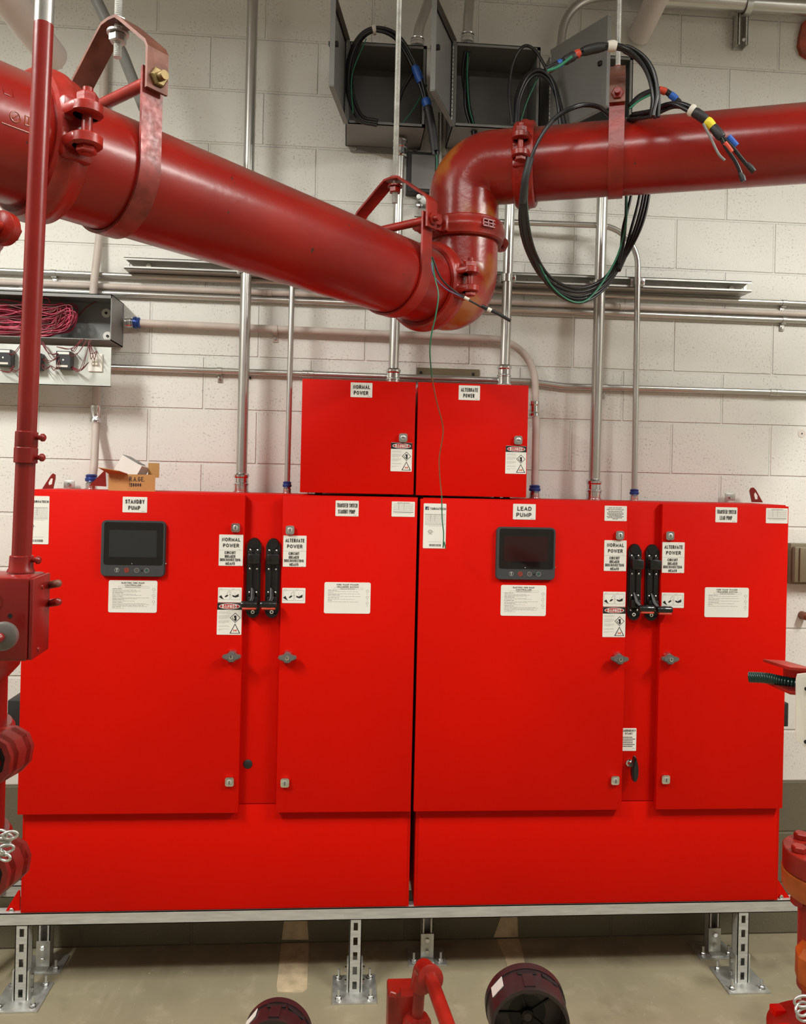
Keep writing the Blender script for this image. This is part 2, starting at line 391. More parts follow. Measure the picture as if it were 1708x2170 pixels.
def circ(cx, cz, r, n=20, ry=None):
    return [(cx+r*math.cos(2*PI*i/n), cz+(ry or r)*math.sin(2*PI*i/n)) for i in range(n)]

# ------------------------------------------------------------------ setting
XL, XR, YB_, ZC = -3.0, 3.4, -5.4, 3.95
MB().box(XL-.1, XR+.1, 0, .2, -.05, ZC, 'wall').build('wall_back', kind='structure', smooth=0)
MB().box(XL-.1, XR+.1, YB_-.1, .2, -.15, 0, 'floor').build('floor', kind='structure', smooth=0)
MB().box(XL-.1, XR+.1, YB_-.1, .2, ZC, ZC+.1, 'ceil').build('ceiling', kind='structure', smooth=0)
MB().box(XL-.1, XL, YB_, 0, 0, ZC, 'room').build('wall_left', kind='structure', smooth=0)
MB().box(XR, XR+.1, YB_, 0, 0, ZC, 'room').build('wall_right', kind='structure', smooth=0)
MB().box(XL, XR, YB_-.1, YB_, 0, ZC, 'room').build('wall_front', kind='structure', smooth=0)
# cream unpainted strips on floor and wall foot
def patch(ws, fs, nm):
    mb = MB()
    if ws: mb.prism([(p.x, p.z) for p in (at(*q, 0) for q in ws)], -.0015, 0, 'patchc')
    vs = [fl(*q) for q in fs]; n = len(vs)
    lo = [(v.x, v.y, 0) for v in vs]; hi = [(v.x, v.y, .0015) for v in vs]
    mb.add(lo+hi, [list(range(n-1, -1, -1)), [n+i for i in range(n)]]+[[i, (i+1) % n, n+(i+1) % n, n+i] for i in range(n)], 'patchc')
    mb.build(nm, kind='structure', smooth=0)
patch([(604, 1935), (650, 1935), (654, 1991), (597, 1991)], [(597, 1992), (655, 1992), (652, 2060), (651, 2097), (640, 2104), (588, 2102), (586, 2092), (592, 2040)], 'trim_1')
patch([(1062, 1940), (1096, 1940), (1098, 1985), (1046, 1986)], [(1050, 1987), (1099, 1986), (1108, 2020), (1116, 2062), (1080, 2066), (1070, 2030)], 'trim_2')

# ------------------------------------------------------------------ cabinets
YD, YF, YK = -.330, -.300, -.045      # door face, body face, body back
BT = at(872, 1922, -.303).z           # top of the support rail
def X(px, py, Y): return at(px, py, Y).x
d1 = ((X(37, 1728, YD)+X(43, 1400, YD))/2, (X(505, 1723, YD)+X(519, 1050, YD))/2)
d2 = ((X(586, 1722, YD)+X(598, 1050, YD))/2, (X(872, 1720, YD)+X(883, 1055, YD))/2)
d3 = ((X(880, 1720, YD)+X(888, 1060, YD))/2, (X(1318, 1716, YD)+X(1330, 1068, YD))/2)
d4 = ((X(1391, 1715, YD)+X(1403, 1070, YD))/2, (X(1659, 1713, YD)+X(1671, 1072, YD))/2)
dz0 = at(872, 1720, YD).z; dz1 = at(883, 1057, YD).z
b1 = (X(43, 1937, YF), X(866, 1923, YF)); b2 = (X(877, 1922, YF), X(1648, 1908, YF))
ctop = dz1+.004

def R_(px0, py0, px1, py1, Y):         # an upright rectangle on plane Y from its outline in the photograph
    cx, cy = (px0+px1)/2, (py0+py1)/2
    return at(px0, cy, Y).x, at(px1, cy, Y).x, at(cx, py1, Y).z, at(cx, py0, Y).z
def label(par, px, Y, items, r=.002, name='label', text=None, pm='label'):
    x0, x1, z0, z1 = R_(*px, Y); w, h = x1-x0, z1-z0; mb = MB()
    mb.prism(rrect(x0, x1, z0, z1, r), Y-.0012, Y, pm)
    y1 = Y-.0014
    q = lambda a, b: (x0+a*w, z0+b*h)
    for it in items:
        k = it[0]
        if k == 't':
            _, s, cx, cz, tw, th = it[:6]; m = it[6] if len(it) > 6 else 'ink'; bo = it[7] if len(it) > 7 else .012
            mb.text(s, x0+(cx-tw/2)*w, x0+(cx+tw/2)*w, z0+(cz-th/2)*h, z0+(cz+th/2)*h, y1-.0009, m, bo)
        elif k == 'r':
            a = q(it[1], it[3]); b = q(it[2], it[4]); mb.prism([a, (b[0], a[1]), b, (a[0], b[1])], y1+.0001, Y-.001, it[5])
        elif k == 'p':
            mb.prism([q(*s) for s in it[1]], y1-it[3] if len(it) > 3 else y1, Y-.001, it[2])
        elif k == 'l':                  # small print: broken line of dashes
            _, a, b, c, th, m = it; t = a
            while t < b-.01:
                e = min(b, t+random.uniform(.03, .11)); A = q(t, c-th/2); B = q(e, c+th/2)
                mb.prism([A, (B[0], A[1]), B, (A[0], B[1])], y1+.0001, Y-.001, m); t = e+.012
    o = mb.build(name, par, label=text, smooth=0); return o
def frame_items(x0, x1, z0, z1, t, m, ar=1.):
    return [('r', x0, x1, z0, z0+t, m), ('r', x0, x1, z1-t, z1, m), ('r', x0, x0+t*ar, z0, z1, m), ('r', x1-t*ar, x1, z0, z1, m)]
def two(a, b, wa, wb): return [('t', a, .5, .70, wa, .26), ('t', b, .48, .30, wb, .26), ('l', .78, .92, .07, .03, 'grey_ink')]
def power(par, px, top, Y, wa=.76):
    label(par, px, Y, [('t', top, .5, .845, wa, .115), ('t', 'POWER', .5, .655, .66, .115), ('r', 0, 1, .495, .502, 'grey_ink'), ('l', .78, .9, .53, .008, 'grey_ink'),
        ('t', 'CIRCUIT', .47, .425, .46, .088), ('t', 'BREAKER', .47, .305, .43, .09), ('t', 'DISCONNECTING', .48, .195, .84, .09), ('t', 'MEANS', .48, .075, .38, .09), ('l', .8, .92, .012, .01, 'grey_ink')],
        text='white label reading %s POWER, CIRCUIT BREAKER DISCONNECTING MEANS' % top)
def diagram(par, px, Y):
    it = frame_items(.04, .50, .16, .86, .02, 'grey_ink', .6)+frame_items(.54, .94, .16, .86, .02, 'grey_ink', .6)
    it += [('p', [(.04, .36), (.14, .48), (.2, .3), (.26, .18), (.12, .26)], 'ink'), ('p', [(.28, .36), (.33, .46), (.42, .52), (.44, .44), (.34, .33)], 'ink'),
           ('p', [(.36, .55), (.46, .78), (.47, .76), (.38, .54)], 'grey_ink'), ('p', [(.6, .5), (.72, .44), (.88, .58), (.88, .38), (.74, .32), (.62, .38)], 'ink'), ('r', .72, .73, .5, .7, 'grey_ink'),
           ('p', circ(.13, .87, .05, 12, .06), 'grey_ink'), ('p', circ(.13, .87, .035, 12, .04), 'label', .0003), ('p', circ(.64, .87, .05, 12, .06), 'grey_ink'), ('p', circ(.64, .87, .035, 12, .04), 'label', .0003), ('p', [(.49, .54), (.56, .5), (.49, .46)], 'grey_ink')]
    label(par, px, Y, it, text='white label with a two-step handle diagram')
def danger(par, px, Y):
    it = [('r', 0, 1, .775, .995, 'ink'), ('p', circ(.5, .885, .43, 32, .088), 'label', .0003), ('p', circ(.5, .885, .40, 32, .076), 'red_ink', .0006),
          ('t', 'DANGER', .5, .885, .60, .105, 'label', .02)]
    for c, (a, b) in zip((.715, .69, .665, .60, .575, .55, .525, .50, .44, .415, .39, .365, .28, .255, .18, .155), ((.06, .52), (.06, .46), (.06, .56), (.06, .52), (.06, .5), (.06, .52), (.06, .46), (.06, .36), (.06, .5), (.06, .48), (.06, .5), (.06, .34), (.06, .5), (.06, .52), (.06, .5), (.06, .24))):
        it.append(('l', a, b, c, .008, 'grey_ink'))
    it += [('p', [(.52, .53), (.74, .69), (.96, .53), (.74, .37)], 'ink'), ('p', [(.555, .53), (.74, .663), (.925, .53), (.74, .397)], 'label', .0003),
           ('p', [(.68, .60), (.79, .60), (.79, .52), (.80, .46), (.74, .42), (.69, .47), (.72, .5), (.70, .54)], 'ink', .0006), ('p', [(.62, .55), (.64, .56), (.66, .50), (.70, .47), (.68, .46), (.63, .50)], 'ink', .0006),
           ('p', [(.52, .04), (.74, .355), (.96, .04)], 'ink'), ('p', [(.575, .06), (.74, .31), (.905, .06)], 'label', .0003),
           ('p', [(.66, .08), (.68, .14), (.66, .19), (.72, .14), (.76, .15), (.83, .18), (.80, .13), (.81, .08), (.77, .12), (.70, .12)], 'tred', .0006)]
    label(par, px, Y, it, text='white warning label headed DANGER in a red oval on black')
def instr(par, px, l1, l2, Y, rows):
    it = [('t', l1, .50, .925, .47, .045), ('t', l2, .50, .855, .34 if l2 == 'CONTROLLER' else .47, .045), ('t', 'OPERATING INSTRUCTIONS', .50, .793, .32, .022)]
    it += frame_items(.20, .83, .765, .825, .006, 'grey_ink', .66)
    for c, b, m in rows: it.append(('l', .08, b, c, .011, m))
    for c in (.72, .53, .34): it += [('p', circ(.93, c, .03, 16, .045), 'grey_ink'), ('p', circ(.93, c, .022, 16, .035), 'label', .0003), ('l', .91, .95, c-.09, .01, 'grey_ink')]
    label(par, px, Y, it, r=.006, text='rounded white instruction plate reading %s %s' % (l1, l2))
rowsA = [(.74, .27, 'ink'), (.70, .56, 'grey_ink'), (.67, .66, 'grey_ink'), (.64, .58, 'grey_ink'), (.61, .3, 'ink'), (.57, .56, 'grey_ink'), (.54, .68, 'grey_ink'), (.50, .29, 'ink'), (.46, .84, 'grey_ink'), (.43, .6, 'grey_ink'), (.40, .32, 'ink'), (.36, .54, 'grey_ink'), (.32, .29, 'ink'), (.28, .77, 'grey_ink'), (.25, .84, 'grey_ink'), (.22, .75, 'grey_ink'), (.19, .8, 'grey_ink'), (.165, .26, 'grey_ink'), (.13, .33, 'grey_ink')]
rowsB = [(.74, .29, 'ink'), (.70, .74, 'grey_ink'), (.665, .19, 'grey_ink'), (.63, .78, 'grey_ink'), (.59, .34, 'ink'), (.545, .8, 'grey_ink'), (.50, .32, 'ink'), (.455, .66, 'grey_ink'), (.42, .18, 'ink'), (.37, .75, 'grey_ink')]
def spec(par, px, Y):
    it = [('l', .24, .78, .91, .03, 'ink')]
    for c in (.86, .8, .74, .68, .62, .56, .5, .44, .38): it += [('l', .06, .94, c, .018, 'grey_ink')]
    it += [('r', .30, .312, .42, .87, 'grey_ink'), ('r', .52, .532, .42, .87, 'grey_ink'), ('r', .34, .5, .57, .6, 'label'), ('r', .06, .94, .29, .32, 'ink'), ('l', .15, .85, .22, .02, 'grey_ink')]
    label(par, px, Y, it, text='small white rating plate with printed tables')
def brandplate(par, px, Y):
    it = [('r', .07, .24, .855, .93, 'navy'), ('p', [(.12, .88), (.20, .925), (.24, .915), (.16, .87)], 'grey_ink', .0003), ('p', [(.12, .862), (.22, .90), (.24, .888), (.17, .858)], 'grey_ink', .0003),
          ('t', 'TORNATECH', .63, .885, .68, .05, 'ink', .0), ('l', .06, .95, .758, .008, 'ink')]
    for c in (.74, .72, .70, .68, .66, .64, .62, .60, .58, .56, .545): it.append(('l', .07, .95, c, .006, 'grey_ink'))
    it += [('r', .30, .315, .60, .75, 'grey_ink'), ('r', .50, .515, .60, .75, 'grey_ink'), ('r', .07, .95, .522, .53, 'grey_ink'), ('l', .22, .82, .50, .006, 'grey_ink')]
    it += [('p', circ(.31, .375, .09, 24, .036), 'ink'), ('p', circ(.31, .375, .07, 24, .028), 'label', .0003), ('t', 'UL', .31, .375, .07, .02), ('t', 'c', .18, .365, .04, .012), ('t', 'us', .44, .365, .06, .012), ('t', 'LISTED', .30, .322, .17, .016),
           ('l', .22, .8, .145, .006, 'grey_ink')]
    t = .27
    while t < .78: wd = random.choice((.008, .016, .024)); it.append(('r', t, t+wd, .045, .095, 'ink')); t += wd+random.choice((.008, .014))
    label(par, px, Y, it, r=.003, text='tall white nameplate reading TORNATECH with a barcode')

def lock(par, px, py, Y, horiz=False):
    c = at(px, py, Y); mb = MB(); r = .0145
    pts = rrect(c.x-r, c.x+r, c.z-r*1.05, c.z+r*1.05, .007)
    mb.prism(pts, Y-.010, Y, 'chrome'); sm = [(c.x+(a-c.x)*.86, c.z+(b-c.z)*.86) for a, b in pts]; mb.prism(sm, Y-.013, Y-.009, 'chrome')
    mb.lathe(frame((c.x, Y-.012, c.z), (0, -1, 0)), [(.009, 0), (.009, .0022), (.0075, .003)], 'galv', 24)
    if horiz: mb.box(c.x-.006, c.x+.006, Y-.0158, Y-.0140, c.z-.0011, c.z+.0011, 'void')
    else: mb.box(c.x-.0011, c.x+.0011, Y-.0158, Y-.0140, c.z-.006, c.z+.006, 'void')
    mb.build('lock', par, label='small chrome square quarter-turn lock', smooth=.5)
def wing(par, px, py, Y):
    c = at(px, py, Y); mb = MB()
    mb.lathe(frame((c.x, Y, c.z+.004), (0, -1, 0)), [(.017, 0), (.017, .006), (.014, .010), (.013, .016)], 'chrome', 28)
    out = [(-.031, -.001), (-.029, .005), (-.016, .008), (-.009, .013), (0, .015), (.009, .013), (.016, .008), (.029, .005), (.031, -.001), (.026, -.006), (.014, -.011), (.008, -.017), (0, -.018), (-.008, -.017), (-.014, -.011), (-.026, -.006)]
    bm = bmesh.new(); mb.prism([(c.x+a, c.z+b) for a, b in out], Y-.030, Y-.016, 'wing')
    mb.prism([(c.x+a*.82, c.z+b*.8) for a, b in out], Y-.034, Y-.028, 'wing'); bm.free()
    mb.lathe(frame((c.x, Y-.034, c.z), (0, -1, 0)), [(.0075, 0), (.0075, .0025), (.006, .003)], 'chrome', 20)
    mb.box(c.x-.001, c.x+.001, Y-.0382, Y-.0368, c.z-.004, c.z+.004, 'void')
    mb.build('latch_handle', par, label='grey winged latch handle with key barrel', smooth=.7)
def screen(par, px, Y, lcd):
    x0, x1, z0, z1 = R_(*px, Y); w, h = x1-x0, z1-z0; mb = MB()
    mb.prism(rrect(x0, x1, z0, z1, .016), Y-.010, Y, 'bezel')
    mb.prism(rrect(x0+.002, x1-.002, z0+.002, z1-.002, .015), Y-.014, Y-.009, 'bezel')
    mb.prism(rrect(x0+.05*w, x1-.035*w, z0+.21*h, z1-.03*h, .008), Y-.0152, Y-.013, 'screen')
    mb.prism([(x0+.13*w, z0+.35*h), (x1-.13*w, z0+.35*h), (x1-.13*w, z1-.17*h), (x0+.13*w, z1-.17*h)], Y-.0156, Y-.015, lcd)
    mb.lathe(frame((x0+.49*w, Y-.015, z0+.235*h), (0, -1, 0)), [(.0012, 0), (.0012, .0008)], 'label', 8)
    for k, (fx, col) in enumerate(((.26, 'label'), (.41, 'tred'), (.565, 'tyel'), (.72, 'tyel'))):
        cx, cz = x0+fx*w, z0+.115*h
        mb.ring(frame((cx, Y-.0142, cz), (0, -1, 0)), [(.0078, 0), (.0078, .001), (.0066, .001), (.0066, 0)], 'grey_ink' if k != 1 else 'tred', 20)
        if k == 0: mb.box(cx-.0007, cx+.0007, Y-.0150, Y-.0142, cz-.005, cz+.0045, 'label'); mb.box(cx-.003, cx+.003, Y-.0150, Y-.0142, cz+.0035, cz+.0048, 'label')
        elif k == 1: mb.ring(frame((cx, Y-.0142, cz), (0, -1, 0)), [(.0045, 0), (.0045, .001), (.003, .001), (.003, 0)], 'tred', 16)
        else:
            for a in range(3):
                an = a*2*PI/3+k; mb.prism(circ(cx+.0028*math.cos(an), cz+.0028*math.sin(an), .0017, 8), Y-.0148, Y-.0142, 'khaki' if k == 2 else 'green')
    cx = x0+.645*w; mb.lathe(frame((cx, Y-.0142, z0+.11*h), (0, -1, 0)), [(.0038, 0), (.0038, .0006)], 'void', 14)
    mb.lathe(frame((x1+.001, Y-.004, z0+.24*h), (0, -1, 0)), [(.003, 0), (.003, .004), (.001, .006)], 'chrome', 12)
    mb.build('touch_screen', par, label='black touch screen panel in dark grey bezel with four round buttons', smooth=.5)
def breaker_handle(par, px, pyt, pyb, Y, dx, dzg):
    c0 = at(px+1.5, pyt, Y); c1 = at(px-1.5, pyb, Y); cx = (c0.x+c1.x)/2; zt, zb = c0.z, c1.z; mb = MB(); hw = .024
    mb.lathe(frame((cx, Y, zt-.020), (0, -1, 0)), [(.020, 0), (.020, .010), (.017, .014)], 'black', 28)
    mb.prism(rrect(cx-hw, cx+hw, zb+.012, zt-.012, .016), Y-.012, Y, 'black')
    mb.lathe(frame((cx, Y, zb+.022), (0, -1, 0)), [(.022, 0), (.022, .012)], 'black', 28)
    mb.box(cx-hw+.004, cx-.004, Y-.018, Y-.011, zb+.05, zt-.045, 'black', .002); mb.box(cx+.004, cx+hw-.004, Y-.018, Y-.011, zb+.05, zt-.045, 'black', .002)
    mb.box(cx-.019, cx+.024, Y-.040, Y-.010, zt-.088, zt-.052, 'black', .006)
    mb.box(cx-.017, cx+.020, Y-.030, Y-.010, zb+.045, zb+.075, 'black', .006)
    mb.box(cx-.0012, cx+.0012, Y-.0128, Y-.0118, zt-.036, zt-.024, 'label')
    for fz in (zt-.042, zt-.105, zb+.088, zb+.036):
        for sx in (-.012, .012): mb.lathe(frame((cx+sx, Y-(.018 if zb+.05 < fz < zt-.045 else .012), fz), (0, -1, 0)), [(.0032, 0), (.0032, .0012), (.0015, .0022)], 'chrome', 12)
    mb.ring(frame((cx, Y-.012, zb+.020), (0, -1, 0)), [(.0062, 0), (.0062, .002), (.0035, .002), (.0035, 0)], 'label', 20)
    o = mb.build('breaker_disconnect', par, label='black vertical disconnect plate', smooth=.5)
    g = MB(); zg = zb+dzg; gx0 = cx+dx
    g.tube([(cx+.002, Y-.018, zg+.045), (cx+.004, Y-.036, zg+.02), (cx+(dx+.028)*.6, Y-.050, zg)], .0045, 'black', 10)
    g.tube([(cx-.004, Y-.018, zg+.05), (cx-.002, Y-.036, zg+.02), (cx+(dx+.028)*.6-.004, Y-.050, zg)], .0035, 'bezel', 10)
    prof = [(r_*1.25, h_) for r_, h_ in [(.004, 0), (.0085, .002), (.0100, .008), (.0093, .015), (.0103, .023), (.0103, .034), (.0093, .042), (.0100, .049), (.0085, .055), (.003, .057)]]
    g.lathe(frame((gx0, Y-.052, zg), (1, 0, 0)), prof, 'black', 24)
    g.box(gx0+.006, gx0+.052, Y-.062, Y-.046, zg-.0165, zg-.0095, 'tred', .002)
    g.build('operating_grip', o, label='black ribbed grip with red underside', smooth=.8)

def controller(nm, lab, bx, dA, dB, side):
    t = thing('fire_pump_controller', lab, 'control cabinet', ((bx[0]+bx[1])/2, (YF+YK)/2, BT))
    x0, x1 = bx
    mb = MB(); mb.box(x0, x1, YF, YK, BT, ctop, 'cab', .002)
    mb.build('body', t)
    # lower kick panel and centre panel with their folded edges
    k = MB(); k.box(x0+.010, x1-.010, YF-.0025, YF, BT+.004, dz0+.018, 'cab', .001); k.build('kick_panel', t)
    cx0, cx1 = dA[1]+.002, dB[0]-.002
    cp = MB(); cp.box(cx0-.01, cx1+.01, YF-.004, YF-.0005, dz0+.022, dz1-.022, 'cab', .001); cpo = cp.build('centre_panel', t)
    D = []
    for dd, nn in ((dA, 'a'), (dB, 'b')):
        m = MB(); m.box(dd[0], dd[1], YD, YF-.003, dz0, dz1, 'cab', .0022)
        D.append(m.build('door', t))
    return t, D[0], D[1], cpo
def lug(par, pts, hole, Y):
    P = [(at(*q, Y).x, at(*q, Y).z) for q in pts]; mb = MB(); mb.prism(P, Y, Y+.006, 'darkred')
    H = [(at(*q, Y).x, at(*q, Y).z) for q in hole]; mb.prism(H, Y-.0006, Y+.0066, 'label'); mb.build('lifting_lug', par, label='dark red lifting lug with pale slot', smooth=0)
def tab(par, px, Y):
    x0, x1, z0, z1 = R_(*px, Y); mb = MB(); mb.box(x0, x1, Y, Y+.005, z0, z1, 'galv', .001)
    mb.hexn(((x0+x1)/2, Y, (z0+z1)/2), (0, -1, 0), .007, .007, 'chrome'); mb.build('wall_bracket', par, label='zinc wall bracket tab with hex bolt', smooth=.4)
def gusset(par, pts, bolt, Y):
    P = [(at(*q, Y).x, at(*q, Y).z) for q in pts]; mb = MB(); mb.prism(P, Y, Y+.005, 'cab')
    c = at(*bolt, Y); mb.hexn((c.x, Y, c.z), (0, -1, 0), .008, .008, 'chrome'); mb.build('foot_gusset', par, label='red triangular foot gusset with bolt', smooth=.4)

# --- standby pump controller
t1, dA, dB, cp = controller('standby', 'left red floor cabinet marked STANDBY PUMP, black touch screen, cardboard box on top', b1, d1, d2, -1)
label(dA, (260, 1053, 312, 1086), YD, two('STANDBY', 'PUMP', .78, .48), text='white label reading STANDBY PUMP')
brandplate(dA, (52, 1051, 104, 1153), YD)
screen(dA, (216, 1103, 352, 1221), YD, 'lcd')
instr(dA, (230, 1230, 333, 1298), 'ELECTRIC FIRE PUMP', 'CONTROLLER', YD, rowsA)
power(dA, (464, 1133, 515, 1199), 'NORMAL', YD)
diagram(dA, (462, 1245, 512, 1276), YD); danger(dA, (460, 1277, 512, 1345), YD)
lock(dA, 500, 1118, YD); lock(dA, 487, 1655, YD); wing(dA, 493, 1388, YD)
label(dB, (711, 1061, 760, 1094), YD, two('TRANSFER SWITCH', 'STANDBY PUMP', .88, .74), text='white label reading TRANSFER SWITCH STANDBY PUMP')
spec(dB, (830, 1063, 879, 1095), YD)
power(dB, (600, 1135, 649, 1201), 'ALTERNATE', YD, .82)
diagram(dB, (598, 1246, 647, 1278), YD)
instr(dB, (687, 1234, 785, 1300), 'FIRE PUMP POWER', 'TRANSFER SWITCH', YD, rowsB)
lock(dB, 615, 1123, YD); lock(dB, 604, 1657, YD); wing(dB, 610, 1390, YD)
breaker_handle(t1, 538, 1139, 1308, YF-.004, -.036, .052)
breaker_handle(t1, 578, 1140, 1308, YF-.004, -.036, .052)
c = at(525, 1619, YF-.004); MB().lathe(frame(c, (0, -1, 0)), [(.0155, 0), (.0155, .002), (.012, .004)], 'blackm', 24).build('hole_plug', t1, label='round black plug')
lug(t1, [(89, 1036), (107, 1008), (112, 1003), (117, 1006), (117, 1014), (112, 1036)], [(104, 1028), (103, 1023), (108, 1014), (112, 1014), (110, 1026)], -.07)
tab(t1, (135, 1018, 158, 1034), -.03)
gusset(t1, [(8, 1937), (38, 1888), (42, 1888), (42, 1937)], (26, 1927), -.285)
x0, x1, z0, z1 = R_(15, 1484, 60, 1545, -.25)
MB().box(x0, x0+.06, -.25, -.12, z0, z1, 'blackm', .004).build('side_vent', t1, label='black side box')
# --- lead pump controller
t2, dC, dE, cp2 = controller('lead', 'right red floor cabinet marked LEAD PUMP, emergency start handle in its centre bay', b2, d3, d4, 1)
brandplate(dC, (897, 1067, 945, 1162), YD)
label(dC, (1087, 1068, 1135, 1101), YD, two('LEAD', 'PUMP', .62, .66), text='white label reading LEAD PUMP')
screen(dC, (1050, 1117, 1175, 1228), YD, 'lcdred')
instr(dC, (1061, 1240, 1157, 1305), 'ELECTRIC FIRE PUMP', 'CONTROLLER', YD, rowsA)
label(dC, (1281, 1072, 1328, 1104), YD, [('t', 'LEAD AND STANDBY', .47, .87, .6, .065), ('t', 'FIRE PUMP CONTROLLER', .47, .75, .75, .065)]+[('l', a, b, cc, .04, 'ink') for cc, a, b in ((.62, .17, .8), (.53, .11, .86), (.45, .12, .85), (.37, .2, .78), (.29, .1, .86), (.21, .14, .8), (.13, .36, .6))]+[('l', .8, .9, .07, .02, 'grey_ink')], text='white label reading LEAD AND STANDBY FIRE PUMP CONTROLLER')
power(dC, (1280, 1145, 1327, 1210), 'NORMAL', YD)
diagram(dC, (1278, 1254, 1325, 1285), YD); danger(dC, (1277, 1286, 1325, 1350), YD)
lock(dC, 1312, 1134, YD); lock(dC, 1302, 1652, YD); wing(dC, 1308, 1393, YD)
label(dE, (1516, 1075, 1562, 1107), YD, two('TRANSFER SWITCH', 'LEAD PUMP', .88, .56), text='white label reading TRANSFER SWITCH LEAD PUMP')
spec(dE, (1623, 1077, 1669, 1109), YD)
power(dE, (1403, 1149, 1450, 1214), 'ALTERNATE', YD, .82)
diagram(dE, (1402, 1256, 1449, 1288), YD)
instr(dE, (1493, 1245, 1586, 1308), 'FIRE PUMP POWER', 'TRANSFER SWITCH', YD, rowsB)
lock(dE, 1418, 1135, YD); lock(dE, 1409, 1650, YD); wing(dE, 1414, 1393, YD)
breaker_handle(t2, 1342, 1152, 1313, YF-.004, .002, .048)
breaker_handle(t2, 1379, 1153, 1314, YF-.004, .002, .046)
label(cp2, (1316, 1543, 1348, 1591), YF-.004, [('t', 'EMERGENCY', .50, .90, .9, .09), ('t', 'START', .50, .77, .5, .08)]+[('l', .1, b, cc, .035, 'ink') for cc, b in ((.6, .74), (.52, .94), (.44, .78), (.36, .76), (.28, .9), (.20, .76))]+[('l', .74, .92, .11, .02, 'grey_ink')], text='white label reading EMERGENCY START')
c = at(1333, 1616, YF-.004); mb = MB()
mb.lathe(frame(c, (0, -1, 0)), [(.013, 0), (.013, .006), (.008, .008), (.008, .022)], 'chrome', 24)
hz = c.z-.012
pts = [(-.002, .045), (.002, .045), (.009, .018), (.011, 0), (.010, -.022), (.005, -.040), (-.005, -.040), (-.010, -.022), (-.011, 0), (-.009, .018)]
mb.prism([(c.x+.008+a, hz+b) for a, b in pts], YF-.046, YF-.026, 'black'); mb.prism([(c.x+.008+a*.7, hz+b*.86) for a, b in pts], YF-.050, YF-.044, 'black')
mb.build('emergency_start_handle', t2, label='black tapered pull handle on chrome stem', smooth=.5)
lug(t2, [(1594, 1064), (1589, 1040), (1592, 1034), (1597, 1033), (1602, 1038), (1617, 1065)], [(1600, 1058), (1598, 1048), (1600, 1043), (1605, 1050), (1605, 1058)], -.07)
tab(t2, (1537, 1045, 1558, 1061), -.03)
gusset(t2, [(1646, 1911), (1646, 1866), (1650, 1866), (1678, 1909)], (1654, 1899), -.285)
x0, x1, z0, z1 = R_(1640, 1490, 1671, 1540, -.25)
MB().box(b2[1], x1, -.25, -.12, z0, z1, 'blackm', .003).build('side_vent', t2, label='black side box')

# --- two upper termination boxes
def upper(lab, px, txt, w, lk, dg, lb):
    Y = -.31; x0, x1, z0, z1 = R_(*px, Y); t = thing('power_termination_box', lab, 'electrical box', ((x0+x1)/2, -.2, ctop), 'red power boxes on top of the controllers')
    mb = MB(); mb.box(x0+.008, x1-.010, Y+.022, -.06, z0+.004, z1-.002, 'cab', .002); mb.build('body', t)
    f = MB()
    for sx in (x0+.05, x1-.07):
        for sy in (-.27, -.09): f.box(sx, sx+.02, sy, sy+.02, ctop, z0+.004, 'blackm')
    f.build('mounting_foot', t)
    d = MB().box(x0, x1, Y, Y+.021, z0, z1, 'cab', .003).build('door', t)
    label(d, lb, Y, two(*txt), text='white label reading %s %s' % txt[:2])
    danger(d, dg, Y); lock(d, lk[0], lk[1], Y, True)
    return t
u1 = upper('left red box marked NORMAL POWER standing on the standby cabinet', (638, 806, 879, 1046), ('NORMAL', 'POWER', .78, .66), 0, (854, 928), (828, 938, 873, 999), (743, 811, 789, 842))
u2 = upper('right red box marked ALTERNATE POWER standing on the lead cabinet', (884, 813, 1118, 1052), ('ALTERNATE', 'POWER', .80, .52), 0, (1097, 933), (1071, 945, 1115, 1004), (972, 817, 1017, 848))

# ------------------------------------------------------------------ steel stand
def channel(mb, a, b, up, wd=.0413, dp=.0413, t=.0027, m='strut', slots=True, pitch=.0508, open_dir=None):
    """C strut from a to b; 'up' points to the slotted back face"""
    a = Vector(a); b = Vector(b); z = (b-a).normalized(); y = Vector(up).normalized(); x = y.cross(z)
    M4 = Matrix.Identity(4)
    for i in range(3): M4[i][0] = x[i]; M4[i][1] = y[i]; M4[i][2] = z[i]; M4[i][3] = a[i]
    L = (b-a).length; h = wd/2; d = dp/2
    mb.box(-h, -h+t, -d, d, 0, L, m, M=M4); mb.box(h-t, h, -d, d, 0, L, m, M=M4)
    mb.box(-h, -h+.009, -d, -d+t, 0, L, m, M=M4); mb.box(h-.009, h, -d, -d+t, 0, L, m, M=M4)
    if not slots: mb.box(-h, h, d-t, d, 0, L, m, M=M4)
    else:
        s = .0075; mb.box(-h, -s, d-t, d, 0, L, m, M=M4); mb.box(s, h, d-t, d, 0, L, m, M=M4)
        p = 0.; c = pitch*.45
        while p < L:
            e = min(L, c-.014)
            if e > p: mb.box(-s, s, d-t, d, p, e, m, M=M4)
            p = c+.014; c += pitch
    return mb
st = thing('support_stand', 'galvanised strut stand with bolted base plates carrying both red controllers', 'steel stand', (.25, -.19, 0))
bz = BT-.0413/2
bx0 = at(-60, 1950, -.303).x; bx1 = at(1690, 1916, -.303).x
channel(MB(), (bx0, -.303+.0206, bz), (bx1, -.303+.0206, bz), (0, -1, 0), slots=False).build('front_rail', st)
channel(MB(), (bx0-.1, -.10, bz), (bx1+.02, -.10, bz), (0, -1, 0), slots=False).build('rear_rail', st)
def anchor(mb, x, y, z=.006):
    mb.lathe(frame((x, y, z), (0, 0, 1)), [(.011, 0), (.011, .002)], 'chrome', 16); mb.hexn((x, y, z+.002), (0, 0, 1), .009, .009, 'chrome'); mb.cyl((x, y, z+.01), (x, y, z+.034), .0048, 'galv', 10)
